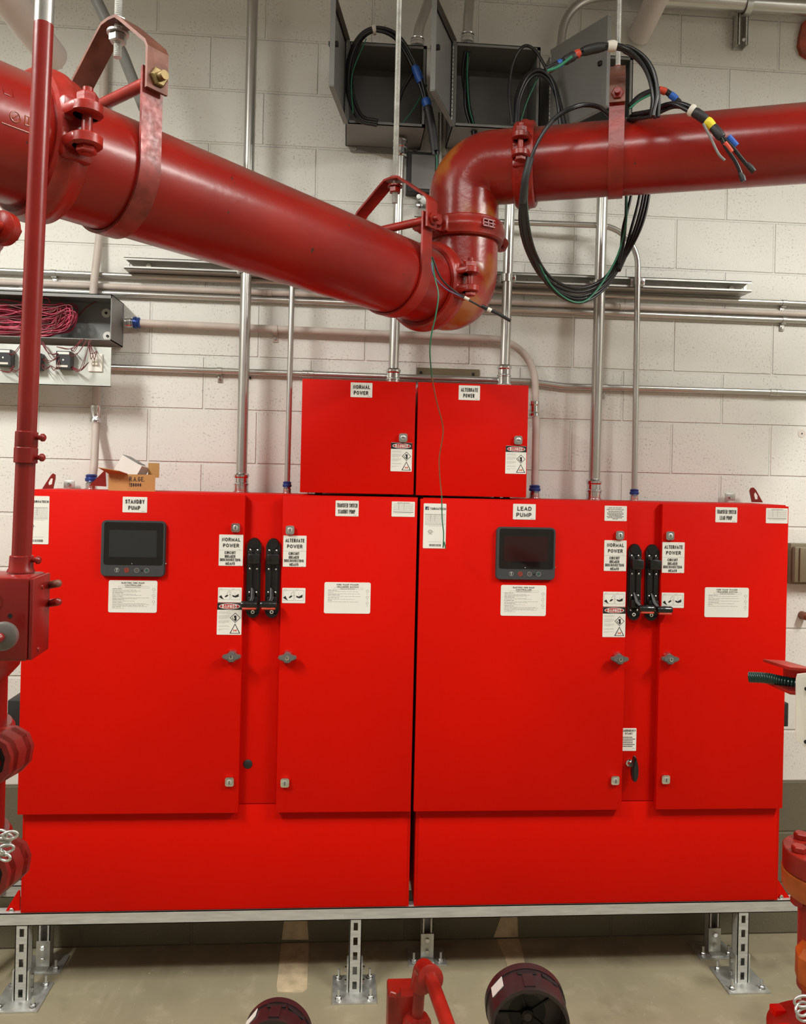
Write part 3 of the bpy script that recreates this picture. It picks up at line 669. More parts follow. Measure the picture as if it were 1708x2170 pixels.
def postbase(x, y, par, bx=0):
    mb = MB(); mb.box(x-.076+bx, x+.076+bx, y-.076, y+.076, 0, .006, 'galv', .001)
    for s in (-1, 1): mb.box(x+s*.0245-.003, x+s*.0245+.003, y-.022, y+.024, .006, .105, 'galv', .001)
    mb.box(x-.027, x+.027, y+.0215, y+.0255, .006, .105, 'galv')
    for sx in (-.055, .055):
        for sy in (-.055, .055): anchor(mb, x+sx+bx, y+sy)
    for z in (.03, .075): mb.hexn((x+.0275, y, z), (1, 0, 0), .008, .007, 'chrome'); mb.hexn((x-.0275, y, z), (-1, 0, 0), .008, .007, 'chrome')
    mb.build('base_plate', par, label='bright zinc base plate with four anchor bolts', smooth=.5)
lt = bz-.0207
for px, py in ((45, 2050), (752, 2050), (1573, 2040)):
    x = at(px, py, -.30).x
    channel(MB(), (x, -.2820, .006), (x, -.2820, lt), (0, -1, 0)).build('leg', st, label='slotted strut leg, front row'); postbase(x, -.2820, st)
for px, py in ((93, 1990), (905, 2000), (1513, 1990)):
    x = at(px, py, -.12).x
    channel(MB(), (x, -.10, .006), (x, -.10, lt), (0, 1, 0), slots=False).build('leg', st, label='strut leg, rear row, open side forward')
    mb = MB(); mb.box(x-.024, x+.024, -.1265, -.1215, .006, .10, 'galv', .001); mb.box(x-.07, x+.07, -.16, -.05, 0, .006, 'galv', .001); mb.box(x-.024, x+.024, -.150, -.1215, .006, .011, 'galv')
    for z in (.035, .078): mb.hexn((x, -.1265, z), (0, -1, 0), .009, .008, 'chrome')
    for sx in (-.05, .05): anchor(mb, x+sx, -.137)
    mb.build('base_plate', st, label='zinc angle foot with two bolts', smooth=.5)
# side strut arm seen at the far left under the cabinet's edge
p0 = at(60, 1838, -.03); sa = MB(); channel(sa, (p0.x-.45, -.022, p0.z), (p0.x, -.022, p0.z), (0, 1, 0))
sa.build('strut_rail', label='short zinc strut fixed to the wall, left of the standby cabinet base', cat='metal strut')
q0 = at(30, 1862, -.06); q1 = q0+Vector((-.16, -.42, -.02))
sa = MB(); channel(sa, q0, q1, (1, 0, 0), slots=False)
mm = frame(q0, q1-q0)
for k in (.05, .12): pp = q0+(q1-q0).normalized()*k; sa.hexn(pp+Vector((.022, 0, 0)), (1, 0, 0), .009, .008, 'chrome')
sa.build('strut_brace', label='zinc strut arm with bolts reaching forward at the left edge', cat='metal strut')

# ------------------------------------------------------------------ big red sprinkler main
R8 = .1095
Zr = 2.50
zL, zR = 2.363, 2.776
E1 = onz(978, Zr, zL); E2 = Vector((E1.x, E1.y, zR))
# left run passes through E1 towards the left hanger
A2 = onz(270, 1.54, zL); dirL = Vector((E1.x-A2.x, E1.y-A2.y, 0)).normalized()
RE = onz(1708, 2.25, zR); dirR = Vector((RE.x-E2.x, RE.y-E2.y, 0)).normalized()
def along(px, P, d):                    # parameter where the line crosses the pixel column px (level with it)
    lo, hi = -3., 3.
    def f(t):
        q = P+d*t-EYE; return CX+F*q.dot(RT)/q.dot(FW)-px
    a = -2.2; b = 1.2
    if P is E1:
        a, b = -1.75, .3
    for _ in range(60):
        m = (a+b)/2
        if (f(a) < 0) == (f(m) < 0): a = m
        else: b = m
    return P+d*((a+b)/2)
CL1 = along(82, E1, dirL)               # left coupling
E0 = CL1-dirL*.205
CL2 = E1-dirL*.195
CR = E2+dirR*.195
CM = (E1+E2)/2
def pipe(name, a, b, lab, caps=True):
    a = Vector(a); b = Vector(b); return MB().lathe(frame(a, b-a), [(R8-.008, 0), (R8, .001), (R8, (b-a).length-.001), (R8-.008, (b-a).length)], 'pipe', 72).build(name, label=lab, cat='pipe', smooth=.5)
pipe('sprinkler_pipe', CL1, CL2, 'long red main sloping across upper left, between left coupling and middle elbow')
pipe('sprinkler_pipe', CR, RE+dirR*.9, 'red main running to the right frame edge with black cables draped over it')
def elbow(a, c, b, lab, mt='elbow'):
    r0 = R8*1.02
    pts = fillet([a, c, b], (Vector(a)-Vector(c)).length*.93, 24)
    return MB().tube(pts, r0, mt, 64).build('pipe_elbow', label=lab, cat='pipe fitting', smooth=.6)
elbow(CL2, E1, CM, 'lower red elbow turning the left main upwards, middle of the picture')
elbow(CM, E2, CR, 'upper red elbow with orange overspray, turning to the right main')
E0d = E0-Vector((0, 0, .20))
elb = elbow(CL1, E0, E0d, 'red elbow cut by the left frame edge, embossed with marks', 'pipe')
mk = MB(); c0 = CL1-dirL*.085; tw = (EYE-c0); tw = (tw-dirL*tw.dot(dirL)).normalized(); tw = Matrix.Rotation(-.30, 3, dirL) @ tw; s0 = dirL.cross(tw).normalized()
if s0.z < 0: s0 = -s0
def onp(a, b, h=0.): return c0+dirL*a+(tw*math.cos(b/R8)+s0*math.sin(b/R8))*(R8*1.02+h)
mk.tube([onp(-.012+.008*math.cos(k*PI/8), .008*math.sin(k*PI/8)) for k in range(17)], .0012, 'elbow', 6, cap=False)
for a0, b0_, a1_, b1__ in ((.004, -.006, .022, -.006), (.022, -.006, .022, .008), (.022, .008, .004, .008), (.004, .008, .004, -.006), (.010, -.006, .010, .008), (.016, -.006, .016, .008), (-.032, -.016, .03, -.016), (.03, -.016, .03, .03), (-.016, -.003, -.008, .004), (-.03, .03, -.03, .045), (-.03, .03, -.02, .03), (-.015, .03, -.015, .045)):
    mk.tube([onp(a0+(a1_-a0)*k/6, b0_+(b1__-b0_)*k/6) for k in range(7)], .0011, 'elbow', 6)
mk.build('cast_marks', elb, label='raised casting marks', smooth=.8)
pipe('sprinkler_pipe', E0d, E0d-Vector((0, 0, .6)), 'red riser dropping below the left elbow just outside the frame')
def coupling(c, d, ear, lab, emboss=False):
    c = Vector(c); d = Vector(d).normalized(); ear = Vector(ear); ear = (ear-d*ear.dot(d)).normalized(); sd = d.cross(ear).normalized()
    t = thing('grooved_coupling', lab, 'pipe coupling', c-Vector((0, 0, R8+.03)))
    Rm = R8+.001
    prof = [(Rm, -.030), (R8+.012, -.032), (R8+.018, -.027), (R8+.020, -.012), (R8+.024, -.006), (R8+.024, .006), (R8+.020, .012), (R8+.018, .027), (R8+.012, .032), (Rm, .030)]
    mb = MB(); mb.ring(frame(c, d), prof, 'casting', 64)
    F4 = Matrix.Identity(4)
    for s in (1, -1):
        e = ear*s
        for i in range(3): F4[i][0] = e[i]; F4[i][1] = d[i]; F4[i][2] = sd[i]; F4[i][3] = c[i]
        for q in (1, -1):
            mb.box(R8-.002, R8+.052, -.027, .027, q*.026-.010, q*.026+.010, 'casting', .006, F4.copy())
            mb.lathe(F4 @ Matrix.Translation((R8+.046, 0, q*.026-.010)), [(.022, 0), (.026, .003), (.026, .017), (.022, .020)], 'casting', 28)
            mb.box(R8, R8+.022, -.028, .028, q*.030-.022, q*.030+.022, 'casting', .008, F4.copy())
    mb.build('housing', t, smooth=.7)
    if emboss:
        eb = MB(); G = frame(c, d)
        for a in (.2, .34): 
            for hh in (-.014, -.004, .006):
                pass
        F5 = Matrix.Identity(4); to = (EYE-c); to = (to-d*to.dot(d)).normalized(); to = Matrix.Rotation(.62, 3, d) @ to; s5 = d.cross(to).normalized()
        for i in range(3): F5[i][0] = s5[i]; F5[i][1] = d[i]; F5[i][2] = to[i]; F5[i][3] = c[i]
        for a, b_, hgt in ((-.022, .022, .012), (-.022, .022, .002), (-.022, .022, -.008)): eb.box(a, b_, hgt-.0018, hgt+.0018, R8+.020, R8+.0275, 'casting', M=F5)
        for a in (-.022, -.004, .014): eb.box(a-.0018, a+.0018, -.008, .012, R8+.020, R8+.0275, 'casting', M=F5)
        eb.build('cast_mark', t, label='raised square grid casting mark')
    for s in (1, -1):
        e = ear*s; p = c+e*(R8+.047); bl = MB()
        bl.cyl(p-sd*.062, p+sd*.048, .0085, 'casting', 16); bl.hexn(p-sd*.036, -sd, .0175, .017, 'casting'); bl.hexn(p+sd*.036, sd, .0165, .011, 'casting')
        bl.build('bolt', t, smooth=.5)
perpL = Vector((dirL.y, -dirL.x, 0))
coupling(CL1, dirL, perpL, 'red grooved coupling between left elbow and the long sloping main')
coupling(CL2, dirL, perpL, 'red grooved coupling between the long main and the lower middle elbow')
perpR = Vector((dirR.y, -dirR.x, 0))
coupling(CR, dirR, perpR, 'red grooved coupling where upper elbow meets the right main, beside hanging cables')
coupling(CM, Vector((0, 0, 1)), (EYE-CM).normalized()*.72-RT*.69, 'red grooved coupling with a cast grid mark joining the two middle elbows', True)
coupling(E0d, Vector((0, 0, 1)), (EYE-E0d).normalized()*.35+RT*.9, 'red grooved coupling below the left elbow at the frame edge')
def clevis(c, d, lab, m_low, m_up, bolt_m, rod_top, hb=.135, top=.266, roddark='galv'):
    c = Vector(c); d = Vector(d).normalized(); s = Vector((d.y, -d.x, 0)); u = Vector((0, 0, 1)); wd = .022; th = .006
    t = thing('pipe_hanger', lab, 'pipe hanger', c-u*(R8+.006))
    def strap(path, m, nm, lb=None, w=wd):
        mb = MB(); K = len(path); vs = []
        pl = [Vector((p[0], p[1])) for p in path]
        for i, p in enumerate(pl):
            tg = (pl[min(i+1, K-1)]-pl[max(i-1, 0)]).normalized(); nr = Vector((tg.y, -tg.x))
            for o in (0, th):
                for k in (-w, w):
                    q = p+nr*o; vs.append(c+s*q.x+u*q.y+d*k)
        fs = []
        for i in range(K-1):
            a = i*4; b = a+4; fs += [[a, a+1, b+1, b], [a+2, b+2, b+3, a+3], [a, b, b+2, a+2], [a+1, a+3, b+3, b+1]]
        fs += [[0, 2, 3, 1], [(K-1)*4+j for j in (0, 1, 3, 2)]]
        mb.add(vs, fs, m); mb.build(nm, t, label=lb, smooth=.5)
    Rr = R8+.0015
    low = [(-Rr, hb+.02), (-Rr, .03)]+[(Rr*math.cos(a), Rr*math.sin(a)) for a in [PI+PI*k/28 for k in range(29)]]+[(Rr, .03), (Rr, hb+.02)]
    strap(low, m_low, 'lower_strap')
    Ro = R8+.016
    sh = hb+(top-hb)*.36
    up = [(Ro, hb-.024), (Ro, sh), (Ro-.006, sh+.010), (.036, top-.012), (.022, top-.002), (0, top), (-.022, top-.002), (-.036, top-.012), (-Ro+.006, sh+.010), (-Ro, sh), (-Ro, hb-.024)]
    strap(up, m_up, 'yoke', w=.0225)
    bl = MB(); p0 = c+u*hb
    bl.cyl(p0-s*(Ro+.02), p0+s*(Ro+.028), .0085, bolt_m, 14); bl.hexn(p0+s*(Ro+.001), s, .0175, .013, bolt_m); bl.hexn(p0-s*(Ro+.001), -s, .0165, .011, bolt_m)
    bl.build('cross_bolt', t, smooth=.5)
    sl = MB().cyl(p0-s*(Rr-.004), p0+s*(Rr-.004), .0115, 'casting', 18).build('bolt_sleeve', t, smooth=.5)
    w_ = MB(); w_.lathe(frame(c+u*(top-.017), (0, 0, 1)), [(.021, 0), (.021, .004)], bolt_m if bolt_m != 'brass' else 'galv', 24)
    w_.hexn(c+u*(top-.018), (0, 0, -1), .0165, .016, m_up if bolt_m != 'brass' else 'galv'); w_.hexn(c+u*(top+.001), (0, 0, 1), .0165, .012, 'galv' if bolt_m == 'brass' else 'casting'); w_.build('nut', t, smooth=.5)
    rd = MB(); z0 = top-.062; prof = [(.0, 0)]; h = 0.; L = rod_top-(c.z+z0)
    prof = []
    while h < L: prof += [(.0080, h), (.0072, h+.0015)]; h += .0035
    rd.lathe(frame(c+u*z0, (0, 0, 1)), prof, roddark, 14); rd.build('threaded_rod', t, label='zinc threaded rod', smooth=0)
H1 = along(243, E1, dirL); H2 = along(833, E1, dirL); H3 = along(1305, E2, dirR)
clevis(H1, dirL, 'clevis hanger with weathered yoke round the left main near the left edge', 'strapm', 'rust', 'brass', ZC, .150, .290)
clevis(H2, dirL, 'red clevis hanger round the left main beside the middle elbows', 'casting', 'casting', 'casting', ZC)
clevis(H3, dirR, 'red clevis hanger round the right main, seen edge-on under cables', 'casting', 'rust', 'casting', ZC)

# ------------------------------------------------------------------ wall conduits
def conduit(lab, pts, r, m='emt', fil=.12, parts=(), cat='conduit', group=None, name='conduit', n=18):
    P = [Vector(p) for p in pts]; lo = min(P, key=lambda q: q.z)
    t = thing(name, lab, cat, lo, group)
    pth = fillet(P, fil, 12) if len(P) > 2 else P
    MB().tube(pth, r, m, n).build('tube', t, smooth=.8)
    for kind, a, b in parts:
        mb = MB(); a = Vector(a); b = Vector(b); d = (b-a); L = d.length
        if kind == 'conn':      # from base up: knurled nut, body, compression ring
            mb.lathe(frame(a, d), [(r*1.45, 0), (r*1.45, L*.06), (r*1.32, L*.07), (r*1.34, L*.38), (r*1.42, L*.40), (r*1.42, L*.46), (r*1.25, L*.50), (r*1.25, L*.74), (r*1.42, L*.80), (r*1.45, L*.9), (r*1.25, L*.98), (r*1.02, L)], 'chrome', 24)
            mb.build('connector', t, label='bright compression connector', smooth=.5)
        elif kind == 'bconn':
            mb.lathe(frame(a, d), [(r*1.6, 0), (r*1.6, L*.06), (r*1.4, L*.08), (r*1.42, L*.42), (r*1.2, L*.46), (r*1.2, L*.5)], 'chrome', 24)
            mb.lathe(frame(a+d*.5, d), [(r*1.2, 0), (r*1.55, L*.06), (r*1.6, L*.2), (r*1.35, L*.3), (r*1.5, L*.42), (r*1.05, L*.5)], 'blue', 24)
            mb.build('connector', t, label='zinc connector with blue compression ring', smooth=.5)
        elif kind == 'coup':
            mb.lathe(frame(a, d), [(r*1.02, 0), (r*1.4, L*.05), (r*1.4, L*.22), (r*1.2, L*.30), (r*1.2, L*.70), (r*1.4, L*.78), (r*1.4, L*.95), (r*1.02, L)], 'chrome', 24)
            mb.build('coupling', t, label='bright compression coupling', smooth=.5)
        elif kind == 'scoup':
            mb.lathe(frame(a, d), [(r*1.02, 0), (r*1.18, L*.03), (r*1.18, L*.47), (r*1.1, L*.5), (r*1.18, L*.53), (r*1.18, L*.97), (r*1.02, L)], m, 24)
            mb.build('coupling', t, smooth=.5)
        elif kind == 'strap':   # one-hole strap on a level conduit: a = centre, b = point along the conduit
            dd = d.normalized(); mb.ring(frame(a-dd*.009, dd), [(r*1.02, 0), (r*1.02, .018), (r*1.2, .018), (r*1.2, 0)], m, 20)
            z0 = a.z-r; mb.box(a.x-.009, a.x+.009, -.006, -.001, z0-.030, z0+.004, m, .001)
            mb.box(a.x-.009, a.x+.009, a.y+.0, -.001, z0-.004, z0+.001, m)
            mb.hexn((a.x, -.006, z0-.018), (0, -1, 0), .006, .005, 'chrome'); mb.build('strap', t, smooth=.5)
        elif kind == 'clamp':   # strut clamp round an upright conduit
            mb.ring(frame(a-Vector((0, 0, .014)), (0, 0, 1)), [(r*1.01, 0), (r*1.01, .028), (r*1.14, .028), (r*1.14, 0)], 'emt', 20)
            mb.box(a.x+r, a.x+r+.016, a.y-.004, a.y+.03, a.z-.014, a.z+.014, 'emt', .001)
            mb.box(a.x-r-.012, a.x-r, a.y+.008, a.y+.03, a.z-.014, a.z+.014, 'emt', .001)
            mb.hexn((a.x+r+.008, a.y-.004, a.z), (0, -1, 0), .006, .006, 'chrome'); mb.build('strut_clamp', t, smooth=.5)
    return t
VY = -.104
def vert(px0, py0, px1, py1, Y=VY): return at(px0, py0, Y), at(px1, py1, Y)
railz = at(900, 585, -.06).z
def clampat(px, py, r, Y=VY): c_ = at(px, py, Y); return ('clamp', c_, c_)
def base_on(px, z, Y=VY): q = at(px, 1045, Y); return Vector((q.x, Y, z))
a, b = at(525, -420, VY), base_on(510.5, ctop)
a.x = at(524, 0, VY).x
conduit('widest bare steel conduit rising from the left cabinet, passing behind the long main', [b, Vector((b.x+.002, VY, ZC))], .0200, parts=[('conn', b, b+Vector((0, 0, .072))), clampat(520, 572, .02)])
b = base_on(608, ctop); conduit('thin bare conduit rising left of the NORMAL POWER box', [b, Vector((b.x+.002, VY, at(615, 470, VY).z)), Vector((b.x+.002, -.005, at(615, 470, VY).z+.01))], .0105, fil=.07, parts=[('bconn', b, b+Vector((0, 0, .045))), clampat(616, 575, .0105)])
ub = at(760, 808, -.1).z-.003
b = at(833, 808, VY); b.z = at(757, 806, -.31).z; b.x = at(833, 806, VY).x
T = at(848, 300, VY); conduit('bare conduit rising from the NORMAL POWER box to the left grey enclosure', [b, T], .0190, parts=[('conn', b, b+Vector((0, 0, .075))), ('conn', T+Vector((0, 0, .005)), T-Vector((0, 0, .06)))])
b = at(1068, 815, VY); T = at(1085, 300, VY); conduit('bare conduit rising from the ALTERNATE POWER box behind the upper elbow', [b, T], .0190, parts=[('conn', b, b+Vector((0, 0, .075))), clampat(1073, 590, .019)])
b = base_on(1258.5, ctop); T = at(1281, 260, VY); conduit('bare steel conduit rising from the right cabinet behind the cable loop', [b, T], .0210, parts=[('conn', b, b+Vector((0, 0, .08))), clampat(1268, 603, .021)])
b = base_on(1344, ctop); tz = at(1340, 480, VY).z
conduit('thin bare conduit from right cabinet that bends left behind the cable loop', [b, Vector((at(1353, 480, VY).x, VY, tz)), Vector((at(880, 455, -.07).x, -.03, tz+.015))], .0112, fil=.155, parts=[('bconn', b, b+Vector((0, 0, .045))), clampat(1351, 598, .0112)])
# cream painted conduit from trough to right cabinet
a = at(266, 683, -.03); k = at(1132, 722, -.03); b = base_on(1133, ctop, -.06)
p_ = at(1131, 850, -.04)
conduit('cream painted conduit from the wire trough, bending down beside the ALTERNATE POWER box', [a, Vector((k.x, -.03, k.z)), Vector((b.x, -.06, at(1132, 905, -.06).z)), b], .0140, 'painted', .17,
        parts=[('bconn', a, a+Vector((.055, 0, 0))), ('bconn', b, b+Vector((0, 0, .052))), ('coup', at(1132, 884, -.055), at(1132, 850, -.053)), ('strap', at(583, 698, -.03), at(600, 698.6, -.03))])
# level conduits
for lab, m, ya, yb, Y, sts in (('topmost of three level conduits on the wall, bare steel, just under the slotted rail', 'emt', 574, 644, -.017, (114, 1661)),
                         ('middle of three level conduits on the wall, painted cream', 'painted', 598, 666, -.017, (557, 1312)),
                         ('lowest of three level conduits on the wall, bare steel', 'emt', 613, 680, -.017, (48, 1661))):
    a = at(-120, ya-5.1, Y); b = at(1800, yb+3.8, Y); ps = []
    for s_ in sts:
        u_ = (at(s_, ya+(yb-ya)*s_/1708, Y).x-a.x)/(b.x-a.x); q = a+(b-a)*u_; ps.append(('strap' if not (m == 'painted') else 'scoup', q, q+Vector((.035 if m == 'painted' else .01, 0, (b-a).normalized().z*.01))))
    conduit(lab, [a, b], .0112, m, parts=ps)
a = at(60, 772, -.02); b1_ = at(1120, 808, -.02); b2_ = at(1195, 818, -.02); e = at(1800, 836, -.02)
q = at(465, 792, -.02); q.z = a.z+(b1_.z-a.z)*(q.x-a.x)/(b1_.x-a.x)
q2 = b2_+(e-b2_)*((at(1630, 828, -.02).x-b2_.x)/(e.x-b2_.x)); q3 = b2_+(e-b2_)*((at(1280, 820, -.02).x-b2_.x)/(e.x-b2_.x))
q4 = a+(b1_-a)*((at(640, 797, -.02).x-a.x)/(b1_.x-a.x))
conduit('bare level conduit passing just above the two upper red boxes', [a, b1_, b2_, e], .0118, 'emt', .2, parts=[('strap', q, q+Vector((.01, 0, 0))), ('strap', q3, q3+Vector((.01, 0, 0))), ('scoup', q2, q2+(e-b2_).normalized()*.05), ('scoup', q4, q4+(b1_-a).normalized()*.045)])
# left painted uprights
a = at(203, 1033, -.10); b = at(197, 1005, -.10)
b0 = base_on(193, ctop, -.10)
conduit('cream painted conduit dropping from trough to the left cabinet behind the cardboard box', [b0, Vector((b0.x+.005, -.09, at(196, 990, -.09).z)), at(203, 905, -.03), at(205, 880, -.03), at(206, 790, -.03)], .0140, 'painted', .1,
        parts=[('bconn', b0, b0+Vector((0, 0, .055))), ('coup', at(202.5, 897, -.03), at(203, 858, -.03))])
conduit('cream painted conduit entering the trough top behind the long main', [at(197, 630, -.05), at(199, 600, -.05), at(211, 500, -.02), at(216, 300, -.02), at(224, 40, -.02)], .0140, 'painted', .1)
conduit('slanting grey conduit behind the left pipe hanger', [at(60, -300, -.42), at(262, 120, -.30), at(306, 232, -.25)], .0190, 'enc', .1)
conduit('thick slanting white pipe in the top left corner', [at(-480, -660, -1.6), at(110, 120, -.5)], .048, 'whitepipe')
wp0 = at(1362, 62, -.06); wp1 = dep(1620, -480, 2.3)
t = conduit('slanting white jacketed pipe ending at the wall in the top right', [at(1353, 78, -.01), wp1], .043, 'whitepipe')
conduit('large bare conduit crossing the top right corner', [at(1376, -3, -.07), at(1800, 22, -.07)], .0300, 'emt')
conduit('curved bare conduit arching above the right grey enclosure', [at(1183, 140, -.05), at(1200, 0, -.05), at(1420, -20, -.05)], .0165, 'emt', .19)
conduit('bare conduit bending into the top of the centre grey enclosure', [at(990, 92, -.09), at(992, 40, -.09), at(1010, -160, -.06)], .0190, 'emt', .1, parts=[('conn', at(990, 92, -.09), at(991, 72, -.09))])
conduit('bare conduit curving into the top of the left grey enclosure', [at(884, 96, -.09), at(888, 60, -.09), at(930, -60, -.05)], .0190, 'emt', .1, parts=[('conn', at(884, 99, -.09), at(885, 82, -.09))])
conduit('short bare conduit below the grey enclosures beside the black framed box', [at(934, 240, -.05), at(931, 450, -.05)], .0100, 'emt')
mb = MB(); x0, x1, z0, z1 = R_(1562, 22, 1588, 94, -.045)
channel(mb, ((x0+x1)/2, -.024, z0), ((x0+x1)/2, -.024, z1), (0, 1, 0)); mb.ring(frame(((x0+x1)/2-.012, -.07, at(1575, 12, -.07).z), (1, 0, 0)), [(.0305, 0), (.0305, .024), (.035, .024), (.035, 0)], 'galv', 24)
mb.hexn(((x0+x1)/2, -.048, z0+.015), (0, -1, 0), .007, .006, 'chrome')
mb.build('strut_bracket', label='short vertical strut bracket clamping the large conduit, top right', cat='bracket')
# slotted rail
a = at(263, 557, -.08); b = at(1592, 608, -.08); zz = (a.z+b.z)/2
mb = MB(); channel(mb, (a.x, -.0620, a.z), (b.x, -.0620, b.z), (0, 1, 0), slots=True, pitch=.0508); channel(mb, (a.x, -.0208, a.z), (b.x, -.0208, b.z), (0, -1, 0), slots=False)
for px in (315, 1550): q = at(px, 560 if px < 900 else 610, -.05); mb.hexn((q.x, -.046, a.z+(b.z-a.z)*(q.x-a.x)/(b.x-a.x)), (0, -1, 0), .010, .006, 'label')
mb.build('slotted_strut_rail', label='long slotted zinc strut rail fixed level across the wall behind the pipes', cat='metal strut')
# flat cover strip above upper boxes
x0, x1, z0, z1 = R_(884, 781, 1016, 802, -.003)
MB().box(x0, x1, -.004, 0, z0, z1, 'khaki').box(x0+.01, x0+.02, -.006, -.004, (z0+z1)/2-.005, (z0+z1)/2+.005, 'void').box(x1-.03, x1-.02, -.006, -.004, (z0+z1)/2-.005, (z0+z1)/2+.005, 'void').build('wall_plate', label='flat speckled wall plate with two screws above the upper red boxes', cat='plate', smooth=0)

# ------------------------------------------------------------------ grey enclosures
def enclosure(lab, xl, xr, zb, zt, dY, door_pts, wlab):
    t = thing('junction_box', lab, 'electrical box', ((xl+xr)/2, -.1, zb), 'open grey enclosures near the ceiling')
    th = .003; mb = MB()
    mb.box(xl, xr, -.012, -.006, zb, zt, 'enc_in'); mb.box(xl, xl+th, dY, -.006, zb, zt, 'enc'); mb.box(xr-th, xr, dY, -.006, zb, zt, 'enc')
    mb.box(xl, xr, dY, -.006, zb, zb+th, 'enc'); mb.box(xl, xr, dY, -.006, zt-th, zt, 'enc')
    lip = .012
    mb.box(xl, xl+lip, dY, dY+th, zb, zt, 'enc'); mb.box(xr-lip, xr, dY, dY+th, zb, zt, 'enc'); mb.box(xl, xr, dY, dY+th, zb, zb+lip, 'enc'); mb.box(xl, xr, dY, dY+th, zt-lip, zt, 'enc')
    mb.prism([(xl+.01, zb), (xl+.02, zb-.022), (xr-.02, zb-.022), (xr-.01, zb)], -.010, -.006, 'enc')
    for sx in (xl+.035, xr-.035): mb.hexn((sx, -.010, zb-.011), (0, -1, 0), .007, .006, 'chrome')
    mb.build('body', t, smooth=0)
    hx, ang, wd = door_pts              # hinge x, opening angle from closed (deg), width
    an = math.radians(ang); M4 = Matrix.Translation((hx, dY-.003, 0)) @ Matrix.Rotation(-an, 4, 'Z')
    d = MB(); d.box(0, wd, -.003, 0, zb-.004, zt+.004, 'enc', M=M4)
    for a_, b_, c_, e_ in ((0, wd, zb-.004, zb-.001), (0, wd, zt+.001, zt+.004), (0, .003, zb, zt), (wd-.003, wd, zb, zt)): d.box(a_, b_, 0, .014, c_, e_, 'enc', M=M4)
    d.box(.02, wd-.015, .0005, .005, zb+.012, zb+.018, 'void', M=M4); d.box(.02, wd-.015, .0005, .005, zt-.018, zt-.012, 'void', M=M4)
    d.box(.018, .024, .0005, .005, zb+.012, zt-.012, 'void', M=M4)
    o = d.build('door', t, smooth=0)
    l_ = MB(); l_.box(wd-.035, wd-.02, -.012, .02, (zb+zt)/2-.008, (zb+zt)/2+.008, 'void', .003, M=M4); l_.build('latch', o, label='small black latch')
    h_ = MB()
    zq = zb+.02
    while zq < zt-.02: h_.cyl((hx, dY-.004, zq), (hx, dY-.004, zq+.011), .004, 'galv', 10); zq += .015
    h_.build('hinge', t, smooth=.5)
    return t
def ex(px, py): return at(px, py, -.20).x
def ez(px, py): return at(px, py, -.20).z
enclosure('left open grey enclosure near ceiling with a black cable loop inside', ex(734, 180), ex(903, 180), ez(820, 266), ez(820, 92), -.20, (ex(734, 180)-.004, 100, .27), '')
enclosure('centre open grey enclosure near ceiling with green-striped cables hanging from its top', ex(960, 180), ex(1144, 180), ez(1050, 272), ez(1050, 94), -.20, (ex(960, 180)-.004, 112, .27), '')
enclosure('right open grey enclosure near ceiling, partly hidden by its door and the red hanger', ex(1168, 180), ex(1341, 180), ez(1255, 288), ez(1255, 115), -.20, (ex(1168, 180)-.004, 60, .27), '')
x0, x1, z0, z1 = R_(862, 322, 930, 408, -.05)
MB().box(x0, x1, -.05, 0, z0, z1, 'blackm', .003).box(x0+.018, x1-.016, -.053, -.05, z0+.014, z1-.012, 'enc').build('display_panel', label='grey panel in a black frame below the left grey enclosure', cat='panel', smooth=0)
x0, x1, z0, z1 = R_(880, 398, 915, 455, -.03)
MB().box(x0+.012, x1, -.03, 0, z0+.04, z1, 'galv', .002).lathe(frame((x0+.012, -.03, z0+.03), (0, -1, 0)), [(.014, 0), (.014, .02), (.008, .022)], 'chrome', 16).lathe(frame((x0+.012, -.03, z0+.065), (0, -1, 0)), [(.009, 0), (.009, .012)], 'galv', 12).build('outlet_fitting', label='small zinc outlet fitting on the wall left of the upper elbow', cat='fitting', smooth=.5)

# ------------------------------------------------------------------ cables
KZ = 1.064
def P(lst, Z, k=1.): return [dep(q[0], q[1], (q[2] if len(q) > 2 else Z)*k) for q in lst]
def rope(cl, n, r, Rb, m='cable', tw=2.2, ph=0., spread=None):
    """n strands running along one centre line; spread(u) widens or closes the bunch"""
    c = spline(cl, 9); K = len(c); T = [(c[min(i+1, K-1)]-c[max(i-1, 0)]).normalized() for i in range(K)]
    nr = (FW-T[0]*FW.dot(T[0])).normalized(); out = [[] for _ in range(n)]
    for i in range(K):
        nr = (nr-T[i]*nr.dot(T[i])).normalized(); bn = T[i].cross(nr); u = i/(K-1)
        for q in range(n):
            a = ph+2*PI*q/n+tw*u+.5*math.sin(5*u+q*1.7); R = Rb*(spread(u) if spread else 1)*(.82+.25*math.sin(7*u+q*2.3))
            out[q].append(c[i]+nr*math.cos(a)*R*.8+bn*math.sin(a)*R)
    return [(o, r, m) for o in out], c
def tape(c, u0, u1, r, m):
    K = len(c)-1; i0 = int(u0*K); i1 = max(i0+2, int(u1*K)); seg = c[i0:i1+1]; rr = [r*.86]+[r*random.uniform(.94, 1.05) for _ in seg[1:-1]]+[r*.86]
    return (seg, rr, m)
def cable_bundle(lab, strands, tapes=(), cat='cables'):
    allp = [Vector(p) for s in strands for p in s[0]]; lo = min(allp, key=lambda q: q.z)
    t = thing('cable_bundle', lab, cat, lo)
    for pts, r, m in strands: MB().tube(pts, r, m, 10).build('cable_strand' if r > .0035 else 'wire', t, smooth=1.2)
    for seg, r, m in tapes: MB().tube(seg, r, m, 14).build('tape_band', t, label=M_[m].name.replace('_', ' '), smooth=1.0)
    return t
